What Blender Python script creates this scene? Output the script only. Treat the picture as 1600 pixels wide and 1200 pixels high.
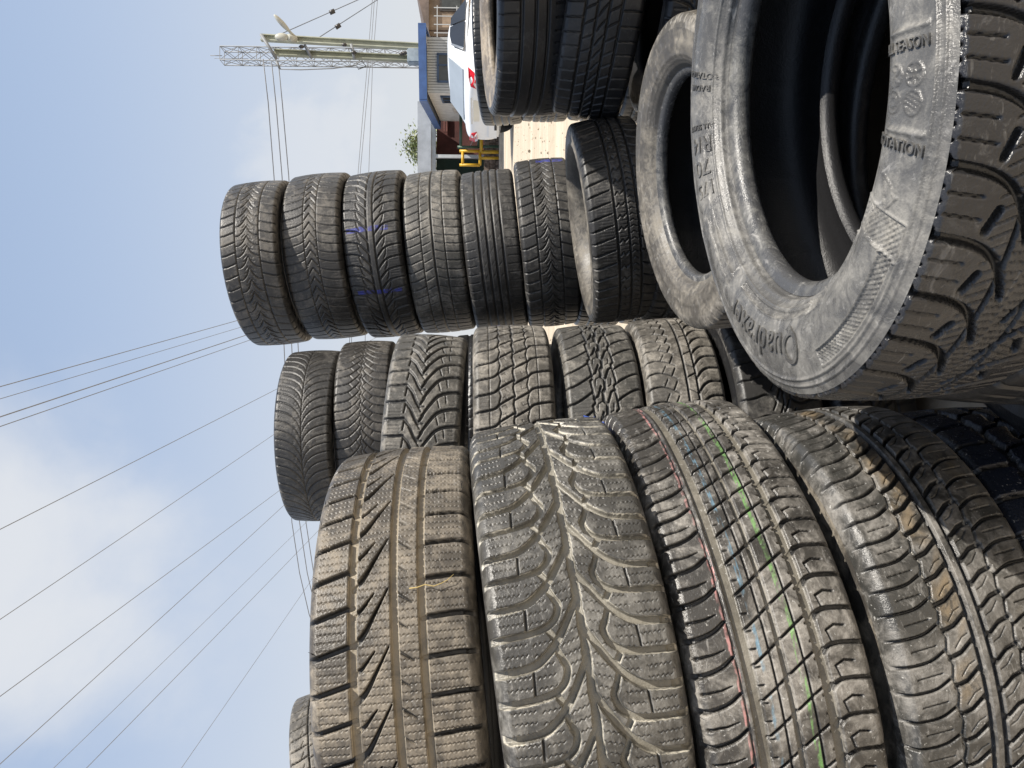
import bpy, bmesh, math, random
import numpy as np
from mathutils import Vector, Matrix
random.seed(7); RNG = np.random.default_rng(7)
for o in list(bpy.data.objects): bpy.data.objects.remove(o)
S = bpy.context.scene
C = S.collection
R_ = math.radians

# ------------------------------------------------------------------ camera
F, PITCH, EYE = 1202.0, R_(2.0), Vector((0, 0, 1.5))
FW = Vector((0, math.cos(PITCH), -math.sin(PITCH))); UP = Vector((0, math.sin(PITCH), math.cos(PITCH))); RT = Vector((1, 0, 0))
cd = bpy.data.cameras.new('camera'); cam = bpy.data.objects.new('camera', cd); C.objects.link(cam)
cd.sensor_fit = 'HORIZONTAL'; cd.sensor_width = 36; cd.lens = F / 1600 * 36; cd.clip_start = .02; cd.clip_end = 6000
M = Matrix((-UP, RT, -FW)).transposed().to_4x4(); M.translation = EYE      # phone held upright, picture stored on its side
cam.matrix_world = M
S.camera = cam
S.render.resolution_x, S.render.resolution_y = 1024, 768

# ------------------------------------------------------------------ light
SUN_EL, SUN_AZ = R_(50.5), R_(-31)                                            # azimuth from +X towards +Y
sd = Vector((math.cos(SUN_EL) * math.cos(SUN_AZ), math.cos(SUN_EL) * math.sin(SUN_AZ), math.sin(SUN_EL)))
sl = bpy.data.lights.new('sun', 'SUN'); sl.energy = 5.0; sl.angle = R_(.5); sl.color = (1, .94, .85)
so = bpy.data.objects.new('sun', sl); C.objects.link(so); so.location = (5, -3, 12)
so.rotation_euler = sd.to_track_quat('Z', 'Y').to_euler()
W = bpy.data.worlds.new('World'); S.world = W; W.use_nodes = True
def world():
    nt = W.node_tree; nt.nodes.clear(); N = nt.nodes.new; L = nt.links.new
    out = N('ShaderNodeOutputWorld'); bg = N('ShaderNodeBackground'); bg.inputs[1].default_value = .058
    sky = N('ShaderNodeTexSky'); sky.sky_type = 'NISHITA'; sky.sun_disc = False
    sky.sun_elevation = SUN_EL; sky.sun_rotation = math.pi / 2 - SUN_AZ
    sky.air_density = 1.0; sky.dust_density = 2.0; sky.ozone_density = 1.5
    tc = N('ShaderNodeTexCoord'); sep = N('ShaderNodeSeparateXYZ'); L(tc.outputs['Generated'], sep.inputs[0])
    # haze towards the horizon
    def ramp(lo, hi, v0, v1):
        q = N('ShaderNodeMapRange'); q.interpolation_type = 'SMOOTHSTEP'; L(sep.outputs[2], q.inputs[0])
        for k, v in enumerate((lo, hi, v0, v1)): q.inputs[k + 1].default_value = v
        return q.outputs[0]
    hz = N('ShaderNodeMix'); hz.data_type = 'RGBA'; L(ramp(-.02, .56, 0, 1), hz.inputs[0]); hz.inputs[6].default_value = (8.6, 8.85, 9.1, 1); hz.inputs[7].default_value = (5.7, 7.3, 10.1, 1)
    mx = N('ShaderNodeMix'); mx.data_type = 'RGBA'; L(ramp(-.02, .95, .95, .55), mx.inputs[0]); L(sky.outputs[0], mx.inputs[6]); L(hz.outputs[2], mx.inputs[7])
    # one bank of cumulus high on the left and thin veils
    def cloud(direction, r0, r1, gain, prev, sc=2.6):
        d = Vector(direction).normalized()
        dt = N('ShaderNodeVectorMath'); dt.operation = 'DISTANCE'; L(tc.outputs['Generated'], dt.inputs[0]); dt.inputs[1].default_value = d
        nz = N('ShaderNodeTexNoise'); nz.inputs['Scale'].default_value = sc; nz.inputs['Detail'].default_value = 7; nz.inputs['Roughness'].default_value = .55
        nz.inputs['Distortion'].default_value = .25
        L(tc.outputs['Generated'], nz.inputs['Vector'])
        ad = N('ShaderNodeMath'); ad.operation = 'MULTIPLY_ADD'; L(nz.outputs[0], ad.inputs[0]); ad.inputs[1].default_value = -.55; L(dt.outputs['Value'], ad.inputs[2])
        m = N('ShaderNodeMapRange'); m.interpolation_type = 'SMOOTHSTEP'; L(ad.outputs[0], m.inputs[0])
        m.inputs[1].default_value = r0; m.inputs[2].default_value = r1; m.inputs[3].default_value = gain; m.inputs[4].default_value = 0
        x = N('ShaderNodeMix'); x.data_type = 'RGBA'; L(m.outputs[0], x.inputs[0]); L(prev, x.inputs[6]); x.inputs[7].default_value = (9.0, 9.2, 9.5, 1)
        return x.outputs[2]
    v = FW * F + RT * (600 - 940) + UP * (800 + 50)
    c = cloud(v, -.23, .0, .85, mx.outputs[2], 3.0)
    v = FW * F + RT * (600 - 255) + UP * (800 - 515)
    c = cloud(v, -.27, -.17, .45, c, 9)
    L(c, bg.inputs[0]); L(bg.outputs[0], out.inputs[0])
world()
S.view_settings.view_transform = 'Standard'; S.view_settings.look = 'None'; S.view_settings.exposure = .62; S.view_settings.gamma = 1
S.render.engine = 'CYCLES'

# ------------------------------------------------------------------ helpers
def at(X, Y, d):
    """world point seen at picture position X, Y (1600 x 1200) on the plane y = d"""
    v = FW * F + RT * (600 - Y) + UP * (800 - X)
    return EYE + v * (d / v.y)
def ground_z(y):
    def ss(a, b, t):
        t = np.clip((t - a) / (b - a), 0, 1); return t * t * (3 - 2 * t)
    return .34 + .085 * np.clip(y, -2, 4) + .22 * ss(3.5, 8.5, y)
def tag(o, label=None, cat=None, group=None, kind=None):
    if label: o['label'] = label
    if cat: o['category'] = cat
    if group: o['group'] = group
    if kind: o['kind'] = kind
    return o
def link(name, me, mat=None, parent=None):
    o = bpy.data.objects.new(name, me); C.objects.link(o)
    if mat is not None: me.materials.append(mat)
    if parent is not None: o.parent = parent
    return o
def empty(name, loc, rz=0):
    o = bpy.data.objects.new(name, None); C.objects.link(o); o.location = loc; o.rotation_euler = (0, 0, rz); o.empty_display_size = .1
    return o
def copy_tree(o, parent=None):
    c = o.copy(); C.objects.link(c)
    if parent is not None: c.parent = parent
    for ch in o.children: copy_tree(ch, c)
    return c
def np_mesh(name, co, faces, smooth=True):
    me = bpy.data.meshes.new(name); co = np.ascontiguousarray(co, np.float32); faces = np.ascontiguousarray(faces, np.int32)
    me.vertices.add(len(co)); me.vertices.foreach_set('co', co.ravel())
    k = faces.shape[1]; me.loops.add(faces.size); me.loops.foreach_set('vertex_index', faces.ravel())
    me.polygons.add(len(faces)); me.polygons.foreach_set('loop_start', np.arange(0, faces.size, k, dtype=np.int32))
    me.polygons.foreach_set('use_smooth', np.full(len(faces), smooth))
    me.update(calc_edges=True)
    return me
class MB:
    """collects simple solids into one mesh"""
    def __init__(s): s.bm = bmesh.new()
    def box(s, c, d, rz=0, bev=0, rx=0, ry=0):
        m = Matrix.Translation(c) @ Matrix.Rotation(rz, 4, 'Z') @ Matrix.Rotation(ry, 4, 'Y') @ Matrix.Rotation(rx, 4, 'X') @ Matrix.Diagonal((d[0], d[1], d[2], 1))
        r = bmesh.ops.create_cube(s.bm, size=1, matrix=m)
        if bev:
            es = {e for v in r['verts'] for e in v.link_edges}
            bmesh.ops.bevel(s.bm, geom=list(es), offset=bev, segments=2, affect='EDGES')
        return s
    def tube(s, pts, r, n=8, r1=None, cap=True):
        pts = [Vector(p) for p in pts]; rings = []
        for i, p in enumerate(pts):
            t = (pts[min(i + 1, len(pts) - 1)] - pts[max(i - 1, 0)]).normalized()
            a = t.cross(Vector((0, 0, 1)) if abs(t.z) < .95 else Vector((1, 0, 0))).normalized(); b = t.cross(a)
            rr = r if r1 is None else r + (r1 - r) * i / (len(pts) - 1)
            rings.append([s.bm.verts.new(p + (a * math.cos(2 * math.pi * k / n) + b * math.sin(2 * math.pi * k / n)) * rr) for k in range(n)])
        for A, B in zip(rings[:-1], rings[1:]):
            for k in range(n): s.bm.faces.new((A[k], A[(k + 1) % n], B[(k + 1) % n], B[k])).smooth = True
        if cap: s.bm.faces.new(rings[0][::-1]); s.bm.faces.new(rings[-1])
        return s
    def poly(s, pts, th, nrm):
        """extruded polygon: points (3D, planar), thickness along nrm"""
        nrm = Vector(nrm); a = [s.bm.verts.new(Vector(p)) for p in pts]; b = [s.bm.verts.new(Vector(p) + nrm * th) for p in pts]
        s.bm.faces.new(a[::-1]); s.bm.faces.new(b); n = len(a)
        for k in range(n): s.bm.faces.new((a[k], a[(k + 1) % n], b[(k + 1) % n], b[k]))
        return s
    def ball(s, c, r, sub=2, sc=(1, 1, 1), rot=None):
        m = Matrix.Translation(c) @ (rot.to_4x4() if rot is not None else Matrix.Identity(4)) @ Matrix.Diagonal((sc[0], sc[1], sc[2], 1))
        q = bmesh.ops.create_icosphere(s.bm, subdivisions=sub, radius=r, matrix=m)
        for v in q['verts']:
            for f in v.link_faces: f.smooth = True
        return s
    def build(s, name, mat=None, parent=None):
        bmesh.ops.recalc_face_normals(s.bm, faces=s.bm.faces[:])
        me = bpy.data.meshes.new(name); s.bm.to_mesh(me); s.bm.free()
        return link(name, me, mat, parent)

# ------------------------------------------------------------------ materials
def new_mat(name):
    m = bpy.data.materials.new(name); m.use_nodes = True; nt = m.node_tree
    b = nt.nodes['Principled BSDF']; return m, nt, b
def noise(nt, sc, det=4, ro=.55, vec=None, dist=0):
    n = nt.nodes.new('ShaderNodeTexNoise'); n.inputs['Scale'].default_value = sc; n.inputs['Detail'].default_value = det
    n.inputs['Roughness'].default_value = ro; n.inputs['Distortion'].default_value = dist
    if vec is not None: nt.links.new(vec, n.inputs['Vector'])
    return n.outputs[0]
def rng(nt, v, a, b, c=0, d=1):
    n = nt.nodes.new('ShaderNodeMapRange'); n.interpolation_type = 'SMOOTHSTEP'; nt.links.new(v, n.inputs[0])
    for i, q in enumerate((a, b, c, d)): n.inputs[i + 1].default_value = q
    return n.outputs[0]
def mix(nt, f, a, b, mode='MIX'):
    n = nt.nodes.new('ShaderNodeMix'); n.data_type = 'RGBA'; n.blend_type = mode
    for k, q in ((0, f), (6, a), (7, b)):
        if isinstance(q, (int, float)): n.inputs[k].default_value = q
        elif isinstance(q, tuple): n.inputs[k].default_value = (*q, 1)
        else: nt.links.new(q, n.inputs[k])
    return n.outputs[2]
def math_(nt, op, a, b):
    n = nt.nodes.new('ShaderNodeMath'); n.operation = op
    for k, q in enumerate((a, b)):
        if isinstance(q, (int, float)): n.inputs[k].default_value = q
        else: nt.links.new(q, n.inputs[k])
    return n.outputs[0]
def plain(name, col, rough=.6, metal=0, var=.25, sc=3, bump=0, bsc=40, spec=.5):
    m, nt, b = new_mat(name); tc = nt.nodes.new('ShaderNodeTexCoord').outputs['Object']
    f = rng(nt, noise(nt, sc, 6, .6, tc), .35, .7)
    c = mix(nt, f, tuple(q * (1 - var) for q in col), tuple(min(1, q * (1 + var * .6)) for q in col))
    nt.links.new(c, b.inputs['Base Color']); b.inputs['Roughness'].default_value = rough; b.inputs['Metallic'].default_value = metal
    b.inputs['Specular IOR Level'].default_value = spec
    if bump:
        bp = nt.nodes.new('ShaderNodeBump'); bp.inputs['Strength'].default_value = bump; bp.inputs['Distance'].default_value = .01
        nt.links.new(noise(nt, bsc, 5, .6, tc), bp.inputs['Height']); nt.links.new(bp.outputs[0], b.inputs['Normal'])
    return m
def rubber(name, dark, dust, amt, rough=.6, groove=None, gamt=.0, specks=.0, scale=1.0, brown=None, spec=.5, scuff=.0, edge=.0):
    """weathered tyre rubber: dark compound under patches of dust, paler dust packed in some grooves and on block edges, paint marks"""
    m, nt, b = new_mat(name); tc = nt.nodes.new('ShaderNodeTexCoord').outputs['Object']; L = nt.links.new
    def attr(n):
        q = nt.nodes.new('ShaderNodeAttribute'); q.attribute_name = n; return q
    big = noise(nt, 8 * scale, 5, .6, tc, .5); med = noise(nt, 42 * scale, 7, .68, tc, .9); fine = noise(nt, 170 * scale, 5, .7, tc)
    f = math_(nt, 'ADD', math_(nt, 'MULTIPLY', big, .62), math_(nt, 'MULTIPLY', med, .48))
    lo = .70 - amt * .38
    f = rng(nt, f, lo, lo + .22)
    f = math_(nt, 'MULTIPLY', f, rng(nt, fine, .3, .62, .5, 1))
    c = mix(nt, f, dark, dust)
    c = mix(nt, rng(nt, med, .30, .47, .55, 0), c, dark)
    if brown: c = mix(nt, math_(nt, 'MULTIPLY', rng(nt, noise(nt, 5.5 * scale, 5, .62, tc, .7), .56, .66, 0, .8), rng(nt, med, .35, .6, .3, 1)), c, brown)
    if scuff:
        w = nt.nodes.new('ShaderNodeMapping'); w.inputs['Scale'].default_value = (24, 24, 60); w.inputs['Rotation'].default_value = (.4, .3, .5); L(tc, w.inputs[0])
        c = mix(nt, rng(nt, noise(nt, 1.7, 8, .72, w.outputs[0], 1.2), .55, .68, 0, scuff), c, (.40, .385, .36))
    # clean: near-black colour in grooves without dust, packed dust in the rest
    c = mix(nt, rng(nt, attr('dark_groove').outputs['Fac'], .25, .8, 0, .85), c, (.018, .018, .018))
    g = attr('groove').outputs['Fac']
    if groove:
        c = mix(nt, math_(nt, 'MULTIPLY', rng(nt, g, .45, 1.0, 0, gamt), rng(nt, med, .3, .6, .6, 1)), c, groove)
        if edge:
            e = math_(nt, 'MULTIPLY', rng(nt, g, .08, .25), rng(nt, g, .35, .7, 1, 0))
            c = mix(nt, math_(nt, 'MULTIPLY', e, rng(nt, med, .4, .6, .1, edge)), c, tuple(min(1, q * 1.7) for q in groove))
    if specks: c = mix(nt, rng(nt, noise(nt, 210 * scale, 4, .65, tc, .4), .66 - specks * .06, .73, 0, .8), c, (.46, .45, .42))
    c = mix(nt, math_(nt, 'MULTIPLY', attr('paintmask').outputs['Fac'], rng(nt, med, .36, .58, .15, .95)), c, attr('paint').outputs['Color'])
    L(c, b.inputs['Base Color']); b.inputs['Specular IOR Level'].default_value = spec
    L(rng(nt, math_(nt, 'ADD', math_(nt, 'MULTIPLY', f, .55), math_(nt, 'MULTIPLY', fine, .45)), .15, .85, rough - .14, min(.95, rough + .22)), b.inputs['Roughness'])
    bp = nt.nodes.new('ShaderNodeBump'); bp.inputs['Strength'].default_value = .45; bp.inputs['Distance'].default_value = .0014
    hh = math_(nt, 'ADD', math_(nt, 'MULTIPLY', med, .9), math_(nt, 'ADD', math_(nt, 'MULTIPLY', fine, .6), noise(nt, 480 * scale, 3, .6, tc)))
    L(hh, bp.inputs['Height']); L(bp.outputs[0], b.inputs['Normal'])
    return m
# ------------------------------------------------------------------ tread patterns
# x runs over the tread from the upper shoulder (-1) to the lower (+1), y along it in pitches; each groove repeats N times round the tyre
def smooth(pts, n=5):
    P = np.array(pts, float); P = np.vstack([2 * P[0] - P[1], P, 2 * P[-1] - P[-2]]); out = []
    for i in range(1, len(P) - 2):
        for t in np.linspace(0, 1, n, endpoint=False):
            a, b, c, d = P[i - 1], P[i], P[i + 1], P[i + 2]
            out.append(.5 * (2 * b + (c - a) * t + (2 * a - 5 * b + 4 * c - d) * t * t + (3 * b - a - 3 * c + d) * t ** 3))
    out.append(P[-2]); return np.array(out)
def g(N, pts, w, d=8, w1=None, sm=False, sh=0, sipe=False, dusty=None):
    p = smooth(pts) if sm else np.array(pts, float)
    p = p + np.array([0, sh]); return dict(N=N, p=p, w=w, w1=w if w1 is None else w1, d=d, s=sipe, k=dusty)
def ring(x, w, d=7): return g(60, [(x, -1), (x, 2)], w, d)
def zig(x, w, N, amp, d=6): return g(N, [(x - amp, -1), (x + amp, -.5), (x - amp, 0), (x + amp, .5), (x - amp, 1), (x + amp, 1.5), (x - amp, 2)], w, d)
def mir(G, sh=0): return [dict(q, p=q['p'] * np.array([-1, 1]) + np.array([0, sh])) for q in G]
def rot(G, sh=0): return [dict(q, p=q['p'] * np.array([-1, -1]) + np.array([0, sh])) for q in G]
def sipes(N, x0, x1, tw=85, amp=.11, lam=5.0, w=.75, d=2.2, slope=0):
    n = max(2, int((x1 - x0) * tw / lam * 2)); xs = np.linspace(x0, x1, n + 1)
    return g(N, [(x, .5 + (amp if i % 2 else -amp) + slope * (x - x0)) for i, x in enumerate(xs)], w, d, sipe=True)
PAT = {}
PAT['winter_ribs'] = [dict(ring(-.52, 9.5, 7), k=1), dict(ring(.05, 8.5, 7), k=1), dict(ring(.43, 8.5, 7), k=1),
    g(47, [(-1.3, .34), (-1, .26), (-.52, 0)], 6, 9), g(45, [(.43, .1), (.9, .04), (1.3, .08)], 6, 9),
    g(31, [(-.5, .95), (-.36, .78), (-.2, .42), (-.03, .02)], 8, 9, 1.2, sm=True), g(31, [(-.5, .46), (-.38, .34), (-.22, .08)], 6, 8, 1.2),
    g(31, [(.08, .1), (.3, .3)], 4, 6, 1), g(31, [(.1, .62), (.24, .74)], 2.5, 5, .8),
    sipes(220, -1.0, -.62), sipes(220, -.42, .0), sipes(220, .12, .38), sipes(220, .5, 1.0)]
_v = [g(32, [(0, 0), (.12, .27), (.28, .6), (.48, .88), (.72, 1.04), (1.3, 1.1)], 7.5, 9.5, 8.5, sm=True, dusty=1),
      g(32, [(.29, .98), (.25, 1.12), (.34, 1.36), (.6, 1.5), (1.3, 1.56)], 7, 9, sm=True, dusty=1),
      g(32, [(.29, .98), (.36, .76)], 6, 8, dusty=1), g(32, [(.44, 1.44), (.33, 1.66)], 6.5, 7, dusty=1), g(32, [(.66, 1.06), (.68, 1.5)], 2, 4),
      sipes(192, .06, .27, slope=2.4), sipes(192, .40, .62, slope=.6), sipes(192, .70, 1.0)]
PAT['dusty_arrow'] = _v + mir(_v, .5) + [g(32, [(-.02, -1), (.02, -.6), (-.02, -.5), (.02, 0), (-.02, .4), (.02, .9), (-.02, 1), (.02, 1.5), (-.02, 2)], 6.5, 9, dusty=1)]
PAT['striped'] = [dict(ring(-.42, 12, 5), k=1), ring(-.12, 2, 5), dict(ring(.02, 6, 5), k=1), ring(.28, 2, 5), dict(ring(.50, 11, 6), k=1),
    g(56, [(-.36, .1), (-.12, -.25), (.0, -.45)], 3, 6), g(56, [(.04, .5), (.28, .15), (.46, -.1)], 3, 6),
    g(56, [(-1.3, .22), (-1.0, .2), (-.75, .05), (-.58, -.2)], 7, 7, 4, sm=True), g(56, [(-1.05, .72), (-.8, .66), (-.66, .56)], 4, 5, 1),
    g(56, [(.52, .1), (.62, -.12), (.8, -.18), (1.3, -.05)], 6, 7, 5, sm=True), g(56, [(.66, .42), (.78, .3), (.9, .36)], 2.5, 5), g(56, [(.66, .42), (.7, .8)], 2, 4),
    g(112, [(-.36, .3), (-.28, .3)], 2.5, 4), g(112, [(.48, .3), (.42, .3)], 2.5, 4), g(56, [(-.54, -1), (-.56, -.4), (-.54, 2)], 1.4, 3)]
_a4 = [g(72, [(-1.3, .45), (-.95, .42), (-.7, .3), (-.48, -.05)], 3.5, 6, sm=True), g(72, [(-.46, .3), (-.3, .15), (-.08, -.35)], 5, 7),
       dict(zig(-.46, 3, 72, .02, 5), k=1), g(72, [(-.92, .92), (-.6, .78)], 1.4, 3), ring(-.085, 6, 8), g(72, [(-.36, .95), (-.25, .6), (-.16, .48)], 1.1, 2.2)]
PAT['brown_rib'] = _a4 + rot(_a4, .4)
_bk = [g(40, [(-1.3, .2), (-.5, .1)], 7, 8), g(40, [(-.5, -1), (-.42, -.6), (-.52, -.5), (-.44, 0), (-.52, .1), (-.42, .5), (-.5, 1), (-.42, 1.5), (-.5, 2)], 8, 8), g(40, [(-.45, .5), (-.02, .3)], 7, 8)]
PAT['big_blocks'] = _bk + rot(_bk, .3) + [zig(0, 8, 40, .05, 8)]
_g = [g(44, [(-1.32, 0), (-1.0, .03), (-.62, .14), (-.36, .36), (-.2, .72), (-.1, 1.1)], 6.5, 8, 3.5, sm=True), g(44, [(-.55, .92), (-.47, .62)], 5, 7), g(44, [(-1.0, .38), (-.66, .44)], 1.4, 4), g(44, [(-1.0, .68), (-.64, .76)], 1.4, 4), ring(-.24, 3, 6),
      g(220, [(-.48, .2), (-.28, -.5)], .9, 3), sipes(264, -.2, -.02)]
_g += [g(44, [(-1.17, .25 + .2 * k), (-1.06, .32 + .2 * k), (-1.17, .36 + .2 * k)], 1.6, 2.2) for k in range(4)]
PAT['all_season'] = _g + mir(_g, .5)
_f = [g(60, [(-1.3, -.1), (-.9, 0), (-.5, .35), (-.2, 1.0), (-.02, 1.9)], 4.5, 7, 1.2, sm=True), g(240, [(-.32, .0), (-.03, .35)], .9, 3), g(60, [(-.9, .5), (-.55, .8)], 1.2, 3)]
PAT['feather'] = _f + mir(_f, .5) + [ring(0, 2.2, 6)]
_t = [g(60, [(-1.3, .42), (-.85, .38), (-.5, .15), (-.2, -.5), (-.04, -1.0)], 4.5, 7, 2, sm=True), g(60, [(-.5, .2), (-.36, .62)], 2, 5), g(60, [(-.22, -.4), (-.06, .12)], 1.6, 5), g(60, [(0, 0), (.05, .3), (-.05, .6), (0, 1)], 1.4, 5)]
PAT['tree_lines'] = _t + mir(_t, .5)
PAT['tall_lugs'] = [g(44, [(-1.3, .3), (-.9, .3), (-.52, .22)], 8, 8), g(44, [(-.52, .22), (-.34, .62), (-.2, 1.2), (-.08, 1.5)], 7, 8), g(44, [(-.48, .25), (-.52, .9)], 3, 6), g(44, [(-.2, .3), (-.02, .8)], 3, 6),
    g(44, [(1.3, -.5), (.8, -.42), (.45, -.15), (.22, .4), (.02, 1.0)], 9, 8, 6, sm=True), g(44, [(.05, 1.0), (-.08, 1.45), (.05, 1.5)], 5, 8), g(44, [(.42, .0), (.5, .5)], 2.5, 6), g(44, [(.66, -.3), (.7, .25)], 2, 6),
    g(220, [(-.95, .3), (-.6, .35)], 1, 3), g(176, [(.55, .4), (.95, .3)], 1, 3), g(176, [(-.25, .4), (-.02, .3)], 1, 3)]
_w = [zig(-.4, 3, 46, .03, 6), g(46, [(-1.3, .5), (-.9, .4), (-.55, .25), (-.4, .0), (-.02, -.45)], 6, 8, 4.5, sm=True), sipes(184, -.95, -.5), g(46, [(-.7, -1), (-.68, 0), (-.7, 2)], 1.3, 4), sipes(138, -.35, -.05), g(92, [(-.36, .3), (-.24, .1), (-.2, .4)], 1.4, 4)]
PAT['wavy_blocks'] = _w + [dict(q, p=q['p'] * np.array([-1, -1]) + np.array([0, .3])) for q in _w] + [zig(0, 4, 46, .025, 7)]
_z = [g(30, [(-.34, -1), (-.30, -.55), (-.38, -.45), (-.34, 0), (-.30, .45), (-.38, .55), (-.34, 1), (-.30, 1.45), (-.38, 1.55), (-.34, 2)], 4.5, 8), g(44, [(-1.3, .5), (-.95, .45), (-.65, .2), (-.36, -.15)], 5, 8, sm=True),
      g(30, [(-.33, .3), (-.2, .2), (-.08, -.2)], 5, 8), g(30, [(-.24, .75), (-.22, .5), (-.12, .42)], 2.2, 5), sipes(220, -.95, -.42, w=1, d=2), sipes(220, -.28, -.1, w=1, d=2)]
PAT['hooks'] = _z + rot(_z, .25) + [g(30, [(-.03, -1), (-.06, -.6), (.04, -.5), (.02, -.1), (-.06, 0), (-.04, .4), (.04, .5), (.03, .9), (-.06, 1), (-.04, 1.4), (.04, 1.5), (.02, 2)], 6, 8)]
PAT['ladder'] = [ring(.04, 5, 7), ring(.34, 5, 7), g(52, [(-1.3, .3), (-.95, .05), (-.7, .0), (-.4, .25), (-.22, .5)], 4.5, 7, 2.5, sm=True), g(52, [(-.62, .0), (-.5, -.5)], 2.2, 5), g(52, [(-.36, .25), (-.24, -.3)], 3, 6),
    g(28, [(.04, .1), (.34, -.08)], 3.5, 6), g(28, [(.04, .5), (.34, .7)], 2.5, 5), g(52, [(.36, .5), (.55, .0), (.8, -.25), (1.3, -.2)], 5.5, 8, sm=True), g(104, [(.5, .3), (.62, -.2)], 1.2, 3),
    sipes(208, -1, -.65), sipes(208, -.2, .0), sipes(208, .6, 1.0), sipes(208, .1, .3)]
_k = [g(42, [(-1.3, .2), (-.8, .15), (-.45, .0), (-.2, .3), (-.3, .75)], 5.5, 7, 3, sm=True), g(42, [(-.16, .2), (.0, -.5)], 4, 7)]
PAT['hook_shoulders'] = _k + rot(_k, .5) + [ring(0, 3, 6)]
_c1 = [ring(-.47, 3.5, 7), g(50, [(-1.3, .45), (-.9, .4), (-.48, .1)], 4.5, 7), g(50, [(-.45, .55), (-.3, .5), (-.14, .15), (0, -.45)], 4, 7, 3, sm=True), g(50, [(-.22, .05), (-.08, -.15)], 2, 5), g(50, [(-.18, .75), (-.04, .4)], 2, 5), g(150, [(-.42, .3), (-.05, -.3)], .8, 2)]
PAT['smiles'] = _c1 + mir(_c1, .0)
_c2 = [g(58, [(-1.3, .2), (-.8, .15), (-.4, -.1), (-.2, -.4)], 4, 6, 2.5, sm=True), g(58, [(-.2, .4), (0, -.35)], 3.5, 6), g(174, [(-.9, .3), (-.4, .2)], .8, 2)]
PAT['chevrons'] = _c2 + mir(_c2) + [ring(-.24, 2.5, 6), ring(.26, 2.5, 6)]
_c3 = [ring(-.13, 5, 7), g(48, [(-.13, 1.0), (-.3, .55), (-.52, .1), (-.9, -.1), (-1.3, -.12)], 6, 8, 5, sm=True), g(48, [(-.55, .1), (-.5, .7), (-.42, 1.0)], 3, 6), g(192, [(-.95, .3), (-.6, .3)], 1, 3)]
PAT['centre_rib'] = _c3 + mir(_c3, .5) + [sipes(240, -.1, .1)]
PAT['slants'] = [ring(-.46, 3.5, 7), ring(0, 5, 7), ring(.46, 3.5, 7), g(62, [(-1.3, .5), (-.9, .45), (-.46, .0)], 3, 6), g(62, [(-.42, .4), (-.1, .0)], 3, 6, 1.5), g(62, [(.08, .0), (.4, .35)], 3, 6, 2), g(62, [(.46, .3), (.9, .45), (1.3, .42)], 3, 6), sipes(248, -.95, -.5), sipes(248, .5, .95)]
PAT['four_ribs'] = [ring(-.5, 7, 7), ring(-.17, 7, 7), ring(.14, 7, 7), ring(.46, 7, 7), g(60, [(-1.3, .2), (-.95, .18), (-.66, .05)], 3, 5, 1.5), g(60, [(1.3, .2), (.9, .2), (.62, .15)], 3, 5, 1.5), g(40, [(-.4, .5), (-.25, .1)], 1.2, 2.5), g(40, [(-.1, .5), (.08, .0)], 1.2, 2.5), g(40, [(.22, .5), (.4, .1)], 1.2, 2.5)]
PAT['slots'] = [ring(-.26, 5, 7), ring(.14, 5, 7), ring(.5, 5, 7), g(54, [(-1.3, .3), (-1.05, .22), (-.8, .1)], 4, 6), g(54, [(-.95, .15), (-.36, -.2)], 6, 7, 3), g(54, [(-.2, .3), (-.1, .0), (-.02, .25), (.1, -.05)], 3, 5), g(108, [(.2, .2), (.3, -.1), (.42, .25)], 2, 5), g(54, [(.56, .0), (.8, .2), (1.3, .3)], 4, 7), sipes(216, -.85, -.36), g(162, [(-.2, .5), (.08, .4)], .9, 3)]
PAT['highway'] = [ring(-.46, 8, 7), ring(-.02, 6, 7), ring(.36, 7, 7), g(64, [(-1.3, .1), (-.5, .05)], 3, 6, 2), g(64, [(.62, .3), (.95, .2), (1.3, .25)], 3, 6), sipes(192, -.95, -.55, w=.8)]
PAT['touring'] = [ring(-.56, 5, 7), ring(-.2, 5, 7), ring(.14, 5, 7), ring(.5, 5, 7), g(58, [(-1.3, .1), (-.95, .1), (-.58, .0)], 3.2, 6), g(58, [(-.52, .4), (-.24, .05)], 3, 6), g(58, [(-.14, .8), (-.02, .3), (.08, .0)], 3, 6), g(58, [(.18, .4), (.46, .0)], 3, 6), g(58, [(.54, .3), (.9, .2), (1.3, .25)], 3.2, 6), sipes(174, -.95, -.6)]
_h = [ring(-.34, 3.5, 7), g(50, [(-1.3, .5), (-.8, .35), (-.34, .02)], 4, 7), g(50, [(-.34, .3), (0, .0)], 3.5, 6), g(50, [(-.62, .1), (-.52, -.35)], 2, 5)]
PAT['arrow_ribs'] = _h + mir(_h)
PAT['arcs'] = [g(76, [(-1.3, .3), (-.8, .2), (-.3, -.3), (0, -.8), (.3, -1.0), (.9, -1.1), (1.3, -1.1)], 4, 7, sm=True), ring(-.45, 3, 6), ring(.4, 3, 6)]

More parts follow.
